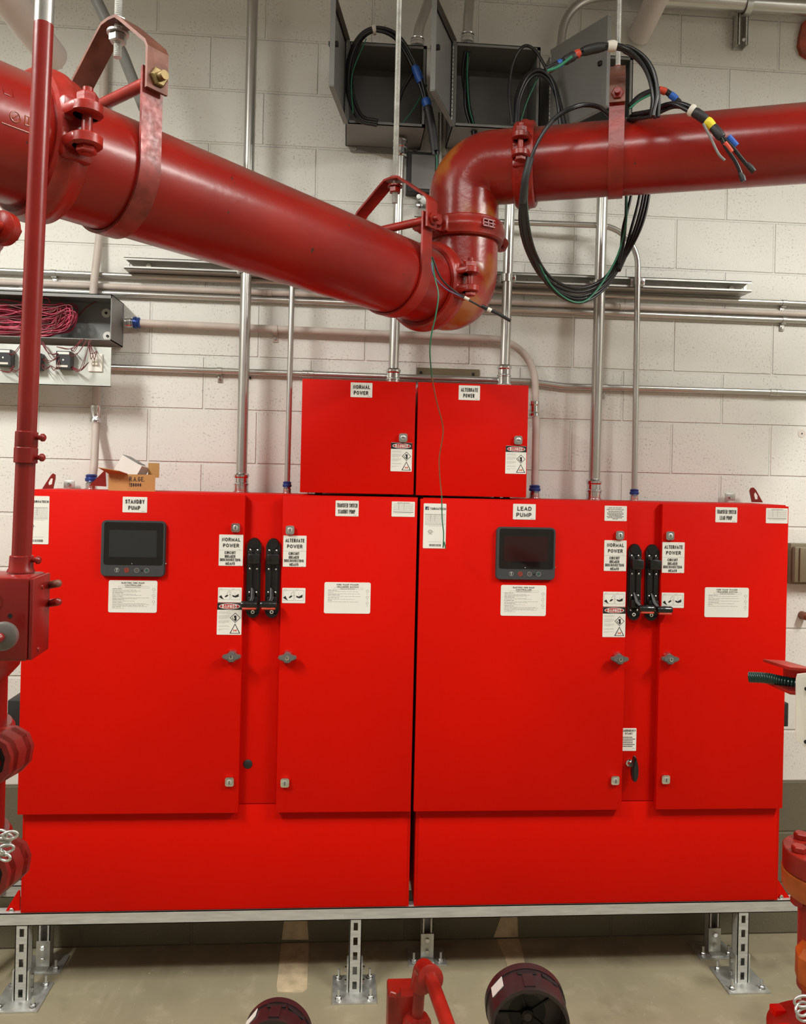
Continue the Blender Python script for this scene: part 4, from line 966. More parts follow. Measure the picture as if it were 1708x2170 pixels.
# 1: loop inside the left enclosure
Z1 = 2.80
a1, c1 = rope(P([(800, 262), (762, 250), (740, 190), (744, 125), (765, 80), (797, 63), (838, 76), (868, 118), (890, 170), (903, 215), (914, 265), (923, 328)], Z1), 4, .0065, .0095)
a1 += [(spline(P([(795, 262), (757, 235), (738, 175), (748, 110)], Z1+.02)), .006, 'cable'), (spline(P([(835, 262), (850, 200), (872, 160), (887, 150)], Z1+.03)), .006, 'cable'), (spline(P([(748, 240), (746, 160), (776, 82)], Z1-.02)), .0022, 'green'), (spline(P([(905, 180), (880, 225), (853, 262)], Z1+.05)), .0022, 'green'), (spline(P([(925, 325), (926, 345), (924, 372)], Z1)), .0028, 'green')]
cable_bundle('black taped cables looping out of the left grey enclosure and hanging to a point', a1, [tape(c1, .435, .46, .0175, 'twhite'), tape(c1, .68, .74, .0150, 'tblue'), tape(c1, .815, .84, .0170, 'tblue'), tape(c1, .845, .99, .0165, 'blackm')])
# 2
a2_, c2_ = rope(P([(990, 112), (986, 165), (990, 220), (1000, 262), (1008, 300)], 2.88), 4, .0060, .0095)
cable_bundle('green-striped black cables hanging from the top connector of the centre enclosure', a2_+[(spline(P([(991, 112), (990, 165), (994, 225), (1003, 262)], 2.865)), .0028, 'green')])
# 3
a3_, c3_ = rope(P([(1094, 262), (1098, 210), (1117, 165), (1145, 152), (1170, 175), (1185, 225), (1192, 265)], 2.77), 3, .0065, .0085)
cable_bundle('black cables arching out of the right side of the centre enclosure', a3_+[(spline(P([(1085, 262), (1079, 190), (1088, 130), (1110, 98), (1135, 108), (1160, 150)], 2.76)), .0055, 'cable'), (spline(P([(1102, 262), (1117, 215), (1142, 160)], 2.79)), .0024, 'green')])
# 4
Z4 = 2.02*KZ
a4, c4 = rope(P([(1160, 150), (1195, 130), (1240, 108), (1300, 98), (1345, 115), (1375, 150), (1389, 200), (1386, 248)], Z4), 5, .0056, .0088, spread=lambda u: .7 if u < .5 else 1.25)
cable_bundle('black cables with coloured taped ends arching above the right main, wrapped in white tape', a4+[(spline(P([(1160, 150), (1182, 142), (1212, 120)], Z4-.015)), .0042, 'green')],
    [tape(c4, .40, .45, .0155, 'twhite'), tape(c4, .10, .14, .0115, 'tblue'), tape(c4, .15, .23, .0130, 'blackm'), tape(c4, .235, .265, .0125, 'tred'), tape(c4, .27, .39, .0135, 'blackm'), tape(c4, 0, .02, .008, 'tred')])
# 5 big hanging loop round the right main
def L5(dl, db, dr, top=0):
    return P([(1290, 246-top, 2.24), (1268, 228-top, 2.12), (1225, 226-top, 2.06), (1172, 256-top, 2.05), (1132, 318, 2.05), (1112+dl*.3, 400, 2.07), (1108+dl, 470, 2.12), (1126+dl, 540, 2.2), (1163+dl*.6, 598+db*.6, 2.28), (1222, 625+db, 2.34), (1276, 604+db*.8, 2.38), (1318+dr*.3, 548+db*.2, 2.42), (1343+dr, 480, 2.44), (1360+dr, 410, 2.45), (1366+dr, 330, 2.45), (1356, 262, 2.40)], 2, KZ)
st5 = [(spline(L5(*q)), .0050, 'cable') for q in ((-6, 3, 16), (-1, -6, 4), (5, 9, -4), (10, -14, -22), (2, 16, 10, 3))]
st5 += [(spline(P([(1328, 250, 2.44), (1328, 420, 2.44), (1325, 480, 2.42), (1300, 560, 2.38), (1240, 638, 2.33), (1180, 618, 2.29), (1137, 545, 2.21), (1117, 440, 2.11), (1122, 340, 2.06)], 2, KZ)), .0028, 'green'),
        (spline(P([(1326, 250, 2.45), (1327, 430, 2.45), (1322, 510, 2.42), (1312, 560, 2.40)], 2, KZ)), .0050, 'cable')]
c5 = spline(P([(1124, 335, 2.045), (1113, 380, 2.055), (1107, 430, 2.085)], 2, KZ)); c5b = spline(P([(1322, 545, 2.42), (1310, 572, 2.40)], 2, KZ))
cable_bundle('large bundle of black cables hanging in a loop round the right main', st5, [(c5, .0105, 'blackm'), (c5b, .0095, 'blackm')])
# 6 ends lying over the right main
Z6 = 2.0*KZ
a6, c6 = rope(P([(1338, 250, 2.16), (1378, 240, 2.08), (1425, 222, 2.02), (1462, 232, 1.99), (1500, 258, 1.98), (1530, 292, 1.97)], 2, KZ), 4, .0055, .0082, spread=lambda u: 1.5-u*.9)
cable_bundle('black cables draped over the right main ending in blue, red and yellow taped tips', a6+
    [(spline(P([(1525, 285), (1552, 312), (1575, 340), (1592, 360)], Z6-.03)), .0052, 'cable'), (spline(P([(1525, 288), (1540, 315), (1560, 345), (1574, 378)], Z6-.03)), .0052, 'cable'), (spline(P([(1490, 262), (1505, 290), (1522, 325), (1536, 340)], Z6-.03)), .0034, 'enc'),
     (spline(P([(1334, 226), (1360, 202), (1398, 190), (1420, 200), (1440, 218)], Z6+.14)), .0085, 'cable'), (spline(P([(1334, 230), (1355, 213), (1380, 200)], Z6+.12)), .003, 'green')],
    [tape(c6, .60, .65, .0165, 'twhite'), tape(c6, .66, .78, .0135, 'blackm'), tape(c6, .79, .88, .0125, 'tyel'), tape(c6, .88, 1, .0125, 'blackm'),
     (P([(1543, 289), (1552, 299), (1561, 309)], Z6-.03), .0078, 'tblue'), (P([(1535, 303), (1543, 313), (1550, 323)], Z6-.03), .0074, 'tred'), (P([(1583, 346), (1590, 355), (1598, 364)], Z6-.03), [.005, .008, .007], 'blackm'), (P([(1568, 366), (1573, 375), (1576, 384)], Z6-.03), [.005, .008, .007], 'blackm'),
     (P([(1396, 190), (1404, 192), (1411, 195)], Z6+.14), .0100, 'tred'), (P([(1420, 200), (1428, 206), (1433, 211)], Z6+.14), .0100, 'tblue')])
# 7 thin wires by the middle hanger
Z7 = 1.95*KZ
cable_bundle('thin dark wires hanging beside the middle hanger with a black taped tip', [(spline(P([(914, 556), (920, 585), (945, 612), (985, 632), (1020, 650), (1048, 664), (1080, 678)], Z7)), .0020, 'violet'), (spline(P([(916, 545), (935, 590), (970, 622), (1010, 645), (1040, 662)], Z7)), .0026, 'cable'), (spline(P([(1020, 648), (1050, 662), (1082, 680)], Z7)), [.003]*8+[.0045]*8+[.005], 'cable') if False else (spline(P([(1020, 648), (1050, 662), (1082, 680)], Z7)), .0045, 'cable')], [(P([(984, 630), (989, 633), (994, 635)], Z7-.01), .0045, 'twhite'), (P([(1033, 655), (1037, 657), (1041, 659)], Z7-.005), .0062, 'twhite')], cat='wires')
wr = thing('loose_wire', 'single thin green and tan wire dangling in front of the ALTERNATE POWER box', 'wire', dep(941, 1162, 2.62))
MB().tube(spline(P([(915, 545, 1.98), (922, 590, 1.94), (929, 625, 1.93), (923, 670, 1.93), (915, 705, 1.94), (911, 745, 1.96), (915, 800, 2.02)], 1.95, KZ), 8), .0019, 'green', 8).build('green_upper_length', wr, smooth=1.2)
MB().tube(spline(P([(915, 800, 2.15), (925, 850, 2.25), (939, 910, 2.4), (931, 970, 2.5), (932, 1010, 2.56), (936, 1050, 2.6)], 2), 8), .0020, 'tan', 8).build('tan_middle_length', wr, label='tan middle length', smooth=1.2)
MB().tube(spline(P([(936, 1050, 2.6), (937, 1100, 2.62), (940, 1130, 2.63), (939, 1160, 2.63), (941, 1148, 2.62), (944, 1162, 2.62)], 2), 8), .0020, 'green', 8).build('green_lower_length', wr, label='green end with small hook', smooth=1.2)

# ------------------------------------------------------------------ wire trough at left
TY = -.15
tx0 = at(-260, 680, TY).x; tx1 = at(236, 680, TY).x; tz1 = at(236, 624, TY).z; tz0 = at(236, 721, TY).z
tr = thing('wire_trough', 'long grey open wire trough on the left wall full of pink wires', 'electrical box', ((tx0+tx1)/2, -.075, tz0))
mb = MB(); mb.box(tx0, tx1, -.006, -.001, tz0, tz1, 'trough'); mb.box(tx0, tx1, TY, -.001, tz1-.003, tz1, 'enc'); mb.box(tx0, tx1, TY, -.001, tz0, tz0+.003, 'enc'); mb.box(tx1-.003, tx1, TY, -.001, tz0, tz1, 'enc')
mb.box(tx0, tx1, TY, TY+.002, tz1-.014, tz1, 'enc'); mb.build('body', tr, smooth=0)
for px, py in ((223, 662), (226, 711)):
    c = at(px, py, -.02); MB().lathe(frame((c.x, -.006, c.z), (0, -1, 0)), [(.017, 0), (.017, .002), (.012, .003)], 'label', 24).lathe(frame((c.x, -.009, c.z), (0, -1, 0)), [(.005, 0), (.005, .003)], 'void', 12).build('washer', tr, label='round white washer', smooth=.5)
x0, x1, z0, z1 = R_(-250, 728, 235, 812, TY)
cv = thing('terminal_panel', 'pale zinc panel with relays hanging open below the wire trough', 'panel', ((x0+x1)/2, TY, z0))
MB().box(x0, x1, TY, TY+.003, z0, z1, 'sheet').box(x0, x1, TY, TY+.012, z0, z0+.002, 'enc').build('sheet', cv, smooth=0)
for px in ((119, 744, 151, 782), (-10, 740, 25, 776), (62, 748, 88, 784)):
    a0, a1, c0, c1 = R_(*px, TY-.03); MB().box(a0, a1, TY-.035, TY, c0, c1, 'dgrey', .003).box(a0+.006, a1-.006, TY-.0365, TY-.035, c1-.012, c1-.004, 'label').box(a0+.002, a1-.010, TY-.0365, TY-.035, c0+.006, c0+.013, 'twhite').lathe(frame(((a0+a1)/2, TY-.035, (c0+c1)/2), (0, -1, 0)), [(.003, 0), (.003, .001)], 'label', 10).build('relay', cv, label='square black relay with white terminals', smooth=0)
a0, a1, c0, c1 = R_(186, 749, 216, 787, TY-.01); w_ = a1-a0
mb = MB().box(a0, a1, TY-.006, TY, c0, c1, 'label', .001)
for i in range(2):
    for j in range(2): mb.box(a0+w_*(.28+.26*i), a0+w_*(.46+.26*i), TY-.014, TY-.006, c0+.022+.012*j, c0+.031+.012*j, 'twhite', .001)
mb.build('terminal_block', cv, label='white terminal block', smooth=0)
mb = MB()
for k in range(46):
    y_ = random.uniform(645, 712); rr = random.uniform(120, 162); Y_ = -.05-.07*random.random(); pts = [(-240, y_+random.uniform(-8, 8)), (-120, y_+random.uniform(-12, 12)), (0, y_+random.uniform(-12, 10)), (60, y_+random.uniform(-10, 10)), (110, y_+random.uniform(-6, 6)), (rr, 660+(y_-678)*.45), (rr-8, 690-(y_-678)*.3), (90, 705+random.uniform(-6, 10)), (20, 700+random.uniform(-8, 12)), (-100, 705+random.uniform(-8, 8))]
    mb.tube(spline([at(p[0], min(max(p[1], 633), 716), Y_) for p in pts], 5), .0021, 'pink' if random.random() < .8 else 'maroon', 6)
mb.tube(spline([at(*p, -.04) for p in ((90, 690), (150, 680), (185, 650), (200, 641), (206, 636))], 6), .003, 'maroon', 8)
mb.tube(spline([at(*p, -.09) for p in ((88, 632), (100, 632), (105, 640), (96, 652), (80, 656))], 6), .0022, 'pink', 8)
mb.build('pink_wire_coil', label='tangle of pink and red wires coiled inside the grey trough', cat='wires', kind='stuff', smooth=1.2)
mb = MB()
for (ax, ay), (bx_, by_) in (((85, 722), (135, 745)), ((90, 724), (130, 752)), ((120, 735), (180, 718)), ((150, 738), (170, 720)), ((135, 745), (182, 722)), ((187, 722), (205, 745)), ((190, 725), (200, 752)), ((150, 778), (192, 720)), ((152, 777), (190, 768)), ((88, 760), (128, 750)), ((10, 745), (48, 725)), ((20, 780), (60, 750)), ((86, 768), (108, 775)), ((108, 775), (128, 748)), ((0, 785), (30, 775))):
    for k in range(2):
        mx, my = (ax+bx_)/2+random.uniform(-6, 6), max(ay, by_)+random.uniform(2, 9)
        mb.tube(spline([at(ax, ay, TY-.02), at(mx, my, TY-.045), at(bx_+random.uniform(-3, 3), by_, TY-.025)], 7), .0013, 'maroon', 6)
mb.build('relay_wiring', label='fine dark red wires looping between the relays of the hanging panel', cat='wires', kind='stuff', smooth=1.2)

# ------------------------------------------------------------------ cardboard box on cabinet
bx = thing('cardboard_box', 'small open brown cardboard box with marker writing on the left cabinet', 'box', (at(275, 1036, -.20).x, -.2, ctop))
x0 = at(226, 1020, -.24).x; x1 = at(328, 1020, -.24).x; xm = at(271, 1020, -.24).x; z0 = ctop; z1 = z0+.058; zt_ = z1
ya, yb = -.245, -.16; th = .003
mb = MB(); ring_pts = [(x0, ya+.025), (xm, ya), (x1, ya+.012), (x1-.04, yb)]
n_ = 4; lo = [(x, y, z0) for x, y in ring_pts]; hi = [(x, y, z1) for x, y in ring_pts]; cxm = sum(p[0] for p in ring_pts)/4; cym = sum(p[1] for p in ring_pts)/4
li = [(cxm+(x-cxm)*.95, cym+(y-cym)*.95, z0+.003) for x, y in ring_pts]; hiI = [(cxm+(x-cxm)*.95, cym+(y-cym)*.95, z1) for x, y in ring_pts]
mb.add(lo+hi+li+hiI, [[3, 2, 1, 0]]+[[i, (i+1) % 4, 4+(i+1) % 4, 4+i] for i in range(4)]+[[4+i, 4+(i+1) % 4, 12+(i+1) % 4, 12+i] for i in range(4)]+[[12+i, 12+(i+1) % 4, 8+(i+1) % 4, 8+i] for i in range(4)]+[[8, 9, 10, 11]], 'card')
mb.build('carton_body', bx, smooth=0)
f1 = MB(); f1.add([(x0, ya+.025, z1), (xm, ya, z1), (xm-.018, ya-.045, z1+.010), (x0-.022, ya-.020, z1+.020), (x0, ya+.025, z1+.002), (xm, ya, z1+.002), (xm-.018, ya-.045, z1+.012), (x0-.022, ya-.020, z1+.022)], [[3, 2, 1, 0], [4, 5, 6, 7], [0, 1, 5, 4], [1, 2, 6, 5], [2, 3, 7, 6], [3, 0, 4, 7]], 'card'); f1.build('flap', bx, smooth=0)
f2 = MB(); f2.box(x1-.036, x1+.002, yb-.03, yb-.027, z1-.01, z1+.042, 'card'); f2.build('flap', bx, smooth=0)
tx = MB()
M5 = Matrix.Identity(4); dv = Vector((x1-xm, .012, 0)).normalized()
def marker(txt, a, b, c0, c1):
    mbt = MB(); mbt.text(txt, a, b, c0, c1, 0, 'mark', .01, .0022)
    for v in mbt.v:
        tx.v.append((xm+dv.x*v[0], ya+dv.y*v[0]-.0008, v[2]))
    k0 = tx.mid('mark'); o0 = len(tx.v)-len(mbt.v)
    for f_ in mbt.f: tx.f.append([o0+i for i in f_]); tx.mi.append(k0)
marker('R.A.GE.', .006, .056, z0+.034, z0+.050); marker('128800', .006, .046, z0+.016, z0+.028)
tx.build('marker_writing', bx, label='black handwritten marker lettering', smooth=0)
ct = MB(); Mc = Matrix.Translation(((x0+xm)/2+.012, ya+.050, z1-.004)) @ Matrix.Rotation(math.radians(28), 4, 'Y') @ Matrix.Rotation(math.radians(-14), 4, 'Z')
ct.box(-.03, .055, -.03, .03, 0, .062, 'carton', .001, M=Mc); ct.box(-.03, .034, -.03, .03, .062, .064, 'enc', M=Mc); ct.build('white_carton', label='white carton tilted inside the open brown cardboard box', cat='box', smooth=0)
rc = MB(); q = [at(*p, -.22) for p in ((190, 1029), (224, 995), (226, 1031))]
rc.prism([(p.x, max(p.z, ctop+.0005)) for p in q], -.225, -.221, 'darkred'); rc.build('folded_card', label='dark red folded card leaning against the cardboard box', cat='card', smooth=0)

# ------------------------------------------------------------------ foreground at left: red conduit, box, coupled riser
ZF = 1.00; S = ZF/F
ct_ = thing('red_conduit', 'red painted upright conduit near the left edge, bare metal at top', 'conduit', dep(45, 1216, ZF))
tA = dep(44.5, 1212, ZF); tB = dep(95, 0, ZF); dd = (tB-tA); tM = tA+dd*(1-52/1212); tE = tB+dd*.12
MB().cyl(tA, tM, .0118, 'darkred', 32).build('painted_tube', ct_)
MB().cyl(tM, tE, .0117, 'emt', 32).build('bare_tube', ct_, label='bare steel upper end')
def cscrew(mb, p, z): mb.cyl(p, p+RT*.009-FW*.003, .003, 'darkred', 12); mb.lathe(frame(p+RT*.008-FW*.003, RT), [(.003, 0), (.0050, .002), (.0050, .005), (.003, .007)], 'darkred', 16)
mb = MB(); p0 = tA+dd*((1212-982)/1212); p1 = tA+dd*((1212-914)/1212); L = (p1-p0).length
mb.lathe(frame(p0, dd), [(.0119, 0), (.0141, .001), (.0141, L*.48), (.0133, L*.5), (.0136, L*.52), (.0136, L-.001), (.0119, L)], 'darkred', 32)
for f_ in (.18, .8): cscrew(mb, p0+(p1-p0)*f_+RT*.0105, 0)
mb.build('screw_coupling', ct_, smooth=.6)
mb = MB(); p0 = tA; p1 = tA+dd*(34/1212); L = (p1-p0).length
mb.lathe(frame(p0, dd), [(.0166, 0), (.0166, .002), (.0146, .005), (.0141, L), (.0119, L+.001)], 'darkred', 32); cscrew(mb, p0+(p1-p0)*.75+RT*.011, 0); mb.build('box_connector', ct_, smooth=.6)
# device box (its long faces turned to the camera and to the right)
B0 = dep(58, 1216, 1.26)
jb = thing('device_box', 'red painted outdoor conduit box below the upright red conduit, left edge', 'electrical box', dep(50, 1400, ZF))
hx_ = Vector((.55, .83, 0)).normalized(); nx_ = Vector((hx_.y, -hx_.x, 0))
M6 = Matrix.Identity(4); cornr = dep(60, 1300, .955)
for i in range(3): M6[i][0] = -1*(RT.normalized())[i]; M6[i][1] = Vector((0, 1, 0))[i]; M6[i][2] = (0, 0, 1)[i]; M6[i][3] = cornr[i]
M6[0][0], M6[1][0], M6[2][0] = -1, 0, 0
M6[0][1], M6[1][1], M6[2][1] = -.05, .998, 0
M6 = M6 @ Matrix.Scale(.79, 4)
mb = MB(); mb.box(-.0, .085, 0, .085, -.075, .055, 'darkred', .006, M=M6.copy())
for z_ in (.018, -.026): mb.ring(M6 @ frame((.055, 0, z_), (0, -1, 0)), [(.0165, -.001), (.0165, .0008), (.0150, .0008), (.0150, -.001)], 'darkred', 28)
mb.lathe(M6 @ frame((.027, .0, -.004), (0, -1, 0)), [(.0035, -.001), (.0035, .0004)], 'void', 14); mb.lathe(M6 @ frame((.030, .0, -.048), (0, -1, 0)), [(.0042, -.001), (.0042, .0004)], 'void', 14)
mb.build('box_body', jb, smooth=.6)
mb = MB(); mb.box(-.006, 0, .002, .083, -.073, .053, 'darkred', .002, M=M6.copy())
for y_, z_ in ((.042, .035), (.030, -.062)): mb.lathe(M6 @ frame((-.006, y_, z_), (-1, 0, 0)), [(.004, 0), (.0036, .002), (.0015, .0028)], 'darkred', 12)
mb.build('cover_plate', jb, smooth=.6)
p_ = dep(105, 1240, 1.27)
for py, lb, m1 in ((1236, 'upper', 'khaki'), (1275, 'lower', 'darkred')):
    a = dep(98, py+5, 1.04); b = dep(124, py, 1.00); MB().cyl(a, b, .0050, m1 if m1 != 'khaki' else 'rust', 16, bev=.002).build('lever_stub', label='%s of two short stubs poking right from behind the red conduit box' % lb, cat='rod', smooth=.8)
# vertical riser with couplings at the left edge
RX = dep(-134, 1700, 1.28)
rs = thing('valve_riser', 'red coupled pipe stack cut off by the left frame edge, below the conduit box', 'pipe', Vector((RX.x, RX.y, 0)))
base = Vector((RX.x, RX.y, 0)); rr = .100
zlow = dep(-134, 1890, 1.28).z; ztop = dep(-134, 1345, 1.28).z
MB().lathe(frame(base, (0, 0, 1)), [(rr*.6, 0), (rr*.6, zlow-.04), (rr, zlow), (rr, ztop-.07)], 'darkred', 64).build('riser_pipe', rs)
def bigcoup(pz, par, px_e):
    z = dep(-134, pz, 1.28).z; mb = MB(); c = Vector((base.x, base.y, z))
    mb.ring(frame(c, (0, 0, 1)), [(rr, -.036), (rr+.008, -.036), (rr+.013, -.028), (rr+.014, 0), (rr+.013, .028), (rr+.008, .036), (rr, .036)], 'darkred', 56)
    e = RT*1.0; e = Vector((e.x, e.y-.15, 0)).normalized(); s_ = Vector((-e.y, e.x, 0)); F6 = Matrix.Identity(4)
    for i in range(3): F6[i][0] = e[i]; F6[i][1] = s_[i]; F6[i][2] = (0, 0, 1)[i]; F6[i][3] = c[i]
    # open eye-shaped ear
    pts = [(rr-.01, .036), (rr+.02, .038), (rr+.042, .028), (rr+.051, .008), (rr+.047, -.018), (rr+.030, -.036), (rr-.01, -.042)]
    inn = [(rr+.004, .022), (rr+.024, .022), (rr+.036, .012), (rr+.038, -.002), (rr+.033, -.016), (rr+.020, -.026), (rr+.006, -.026)]
    F7 = F6 @ Matrix.Rotation(0, 4, 'X')
    mb.prism(pts, -.022, -.010, 'casting', F7); mb.prism(pts, .010, .022, 'casting', F7); mb.prism(inn, -.0232, -.021, 'void', F7)
    mb.prism([(rr, .036), (rr+.02, .038), (rr+.042, .028), (rr+.051, .008), (rr+.047, -.018), (rr+.030, -.036), (rr+.024, -.028), (rr+.037, -.014), (rr+.041, .006), (rr+.034, .021), (rr+.018, .029), (rr, .028)], -.030, .030, 'darkred', F7)
    mb.cyl(c+e*(rr+.02)-s_*.03-Vector((0, 0, .006)), c+e*(rr+.02)+s_*.03-Vector((0, 0, .006)), .010, 'casting', 18)
    mb.build('grooved_clamp', par, label='red bolted clamp ring with an open ear', smooth=.6)
bigcoup(1588, rs, 60); bigcoup(1822, rs, 50)
zt_ = dep(-134, 1345, 1.28).z; c = Vector((base.x, base.y, zt_)); mb = MB()
mb.lathe(frame(c-Vector((0, 0, .075)), (0, 0, 1)), [(rr, 0), (rr+.018, .02), (rr+.026, .05), (rr+.026, .085), (rr+.015, .11), (.04, .125)], 'darkred', 48)
mb.build('valve_bonnet', rs, smooth=.7)
mb = MB(); gp = dep(2, 1350, .90); mb.lathe(frame(gp, -FW), [(.015, -.012), (.0165, -.008), (.0165, -.002), (.0135, .0)], 'wing', 32).lathe(frame(gp-FW*.001, -FW), [(.005, 0), (.006, .006), (.004, .009), (.0, .010)], 'darkred', 24).build('end_cap', rs, label='grey threaded end cap with red plug', smooth=.6)
# chain links
def link(name, c, ax, par, R1=.0068, r1=.0019):
    pts = [Vector((math.cos(2*PI*k/24)*R1*1.35, math.sin(2*PI*k/24)*R1*.8, 0)) for k in range(25)]
    M9 = frame(c, ax) if not isinstance(ax, Matrix) else ax
    return MB().tube([M9 @ p for p in pts], r1, 'galv', 10, cap=False)
cz = [(2, 1768), (12, 1776), (22, 1770), (8, 1788), (14, 1798), (4, 1806), (10, 1816)]
ch = thing('chain', 'short galvanised chain hanging on the riser clamp at the left edge', 'chain', dep(8, 1820, 1.10))
for i, (a, b) in enumerate(cz): link('link', dep(a, b, 1.09+.004*(i % 2)), (random.uniform(-.6, .6), -1, random.uniform(-.6, .6)), ch).build('chain_link', ch, smooth=1.2)

# ------------------------------------------------------------------ right edge
sc_ = thing('red_channel_arm', 'red painted channel arm entering from the right edge over the green hose', 'bracket', dep(1700, 1470, 1.4))
a = dep(1640, 1424, 1.68); b = dep(1790, 1478, 1.18); dv = (b-a).normalized(); hz_ = Vector((0, 0, 1)); sd = hz_.cross(dv).normalized(); M7 = Matrix.Identity(4)
for i in range(3): M7[i][0] = dv[i]; M7[i][1] = sd[i]; M7[i][2] = hz_[i]; M7[i][3] = a[i]
L = (b-a).length*.5; mb = MB(); mb.box(0, L, -.022, .022, .020, .026, 'casting', .001, M=M7.copy()); mb.box(0, L, -.022, .022, -.024, -.018, 'casting', .001, M=M7.copy()); mb.box(0, L, .018, .022, -.02, .02, 'casting', M=M7.copy()); mb.build('channel', sc_, smooth=0)
mb = MB(); q = [dep(*p) for p in ((1689, 1428, 1.40), (1760, 1420, 1.38), (1760, 1608, 1.38), (1708, 1586, 1.39), (1685, 1566, 1.40), (1686, 1440, 1.40))]; nrm = -FW*.003
mb.add([p for p in q]+[p+nrm for p in q], [[5, 4, 3, 2, 1, 0], [6, 7, 8, 9, 10, 11]]+[[i, (i+1) % 6, 6+(i+1) % 6, 6+i] for i in range(6)], 'twhite')
for px, py in ((1707, 1459), (1706, 1571)): mb.lathe(frame(dep(px, py, 1.39)-FW*.002, -FW), [(.0035, 0), (.0035, .0015)], 'void', 12)
mb.build('white_tag', sc_, label='pale plate with holes', smooth=0)
mb = MB(); pts = spline([dep(*p) for p in ((1588, 1435, 1.60), (1625, 1437, 1.58), (1665, 1445, 1.56), (1720, 1452, 1.54), (1780, 1452, 1.5))], 24)
rr_ = [.0102+(.0010 if (i % 3) == 0 else 0) for i in range(len(pts))]; mb.tube(pts, rr_, 'hose', 20); mb.lathe(frame(pts[0]+(pts[1]-pts[0])*-.05, pts[0]-pts[1]), [(.0080, 0), (.0080, .0008)], 'void', 20)
mb.build('green_hose', label='dark green ribbed hose end under the red channel arm', cat='hose', smooth=.9)
vf = thing('valve_flange', 'red and orange bolted flange pair at the right edge, beside the cabinet foot', 'pipe flange', dep(1745, 1880, 1.70))
c = dep(1748, 1802, 1.70); mb = MB(); mb.lathe(frame(c-Vector((0, 0, .046)), (0, 0, 1)), [(.080, 0), (.083, .002), (.083, .044), (.081, .046)], 'casting', 56); mb.build('upper_flange', vf, smooth=.6)
mb = MB(); mb.lathe(frame(c-Vector((0, 0, .098)), (0, 0, 1)), [(.074, 0), (.083, .012), (.085, .050), (.083, .0515)], 'orange', 56); mb.build('lower_flange', vf, smooth=.6)
for an in (PI*1.02, PI*1.5, PI*.6, 0):
    q = c+Vector((.060*math.cos(an), .060*math.sin(an), 0)); mb = MB(); mb.hexn(q, (0, 0, 1), .016, .013, 'casting'); mb.build('bolt', vf, smooth=.5); MB().hexn(q-Vector((0, 0, .098)), (0, 0, -1), .016, .016, 'casting').build('nut', vf, smooth=.5)
MB().cyl(c-Vector((0, 0, .3)), c-Vector((0, 0, .098)), .05, 'casting', 32).build('neck', vf)
MB().cyl(c, c+Vector((0, 0, .01)), .035, 'casting', 32).build('hub', vf)
vb = thing('corner_valve', 'orange and red valve with wide red flange in the bottom right corner', 'valve', dep(1745, 2200, 1.62))
c = dep(1742, 2012, 1.66); mb = MB(); mb.lathe(frame(c-Vector((0, 0, .085)), (0, 0, 1)), [(.040, 0), (.052, .018), (.052, .070), (.040, .088), (.02, .09)], 'orange', 8); mb.build('hex_bonnet', vb, smooth=.4)
MB().cyl(c-Vector((0, 0, .15)), c-Vector((0, 0, .08)), .037, 'casting', 32).build('stem_neck', vb)
c2 = c-Vector((0, 0, .150)); MB().lathe(frame(c2-Vector((0, 0, .05)), (0, 0, 1)), [(.100, 0), (.104, .004), (.104, .022), (.09, .034), (.045, .05), (.03, .052)], 'casting', 56).build('wide_flange', vb, smooth=.6)
for an in (PI*1.05, PI*1.32, PI*.8): q = c2+Vector((.082*math.cos(an), .082*math.sin(an), -.018)); MB().box(q.x-.013, q.x+.013, q.y-.013, q.y+.013, q.z-.004, q.z+.016, 'cab', .003).build('square_bolt', vb)
for k, (a, b) in enumerate(((1702, 2122), (1706, 2150), (1700, 2138))): link('l', dep(a, b, 1.48), (random.uniform(-.5, .5), -1, .3*k), None, .013, .0026).build('chain_ring', label=('upper', 'lower', 'middle')[k]+' steel ring of the chain on the bottom right valve', cat='chain', smooth=1.2)
x0, x1, z0, z1 = R_(1681, 1153, 1760, 1240, -.05)
oc = thing('outlet_cover', 'khaki weatherproof outlet cover on the wall at the right edge', 'outlet', ((x0+x1)/2, -.03, z0))
MB().box(x0, x1, -.03, 0, z0, z1, 'khaki', .003).build('back_box', oc); MB().box(x0+.005, x1, -.052, -.03, z0+.010, z1-.012, 'khaki', .004).box(x0+.022, x1, -.060, -.052, z0+.012, z1-.014, 'khaki', .003).build('lid', oc)
c = at(1708, 1306, -.03); MB().lathe(frame((c.x, 0, c.z), (0, -1, 0)), [(.016, 0), (.016, .04), (.012, .044)], 'copper', 24).lathe(frame((c.x, -.044, c.z), (0, -1, 0)), [(.010, 0), (.008, .003)], 'rust', 18).build('copper_cap', label='round copper pipe cap on the wall under the outlet cover', cat='pipe cap', smooth=.6)
c = at(1699, 919, 0); MB().lathe(frame((c.x, 0, c.z), (0, -1, 0)), [(.017, 0), (.016, .0015)], 'whitepipe', 24).lathe(frame((c.x, -.0015, c.z), (0, -1, 0)), [(.003, 0), (.003, .0008)], 'void', 10).build('wall_plug', label='small round painted disc on the wall at right, black dot in its middle', cat='wall plug', smooth=.5)
pts = [at(*p, 0) for p in ((1690, 80), (1697, 52), (1712, 40), (1740, 45), (1750, 90), (1738, 125), (1706, 126), (1694, 118), (1688, 100))]
MB().prism([(p.x, p.z) for p in pts], -.02, 0, 'sealant').build('rust_patch', label='rough rust-red lump on the wall in the top right corner', cat='sealant', smooth=.3)
# small dots: anchor by the widest conduit
c = at(530, 801, 0); MB().lathe(frame((c.x, 0, c.z), (0, -1, 0)), [(.005, 0), (.005, .006)], 'void', 12).build('wall_anchor', label='tiny black wall anchor right of the widest conduit', cat='anchor')

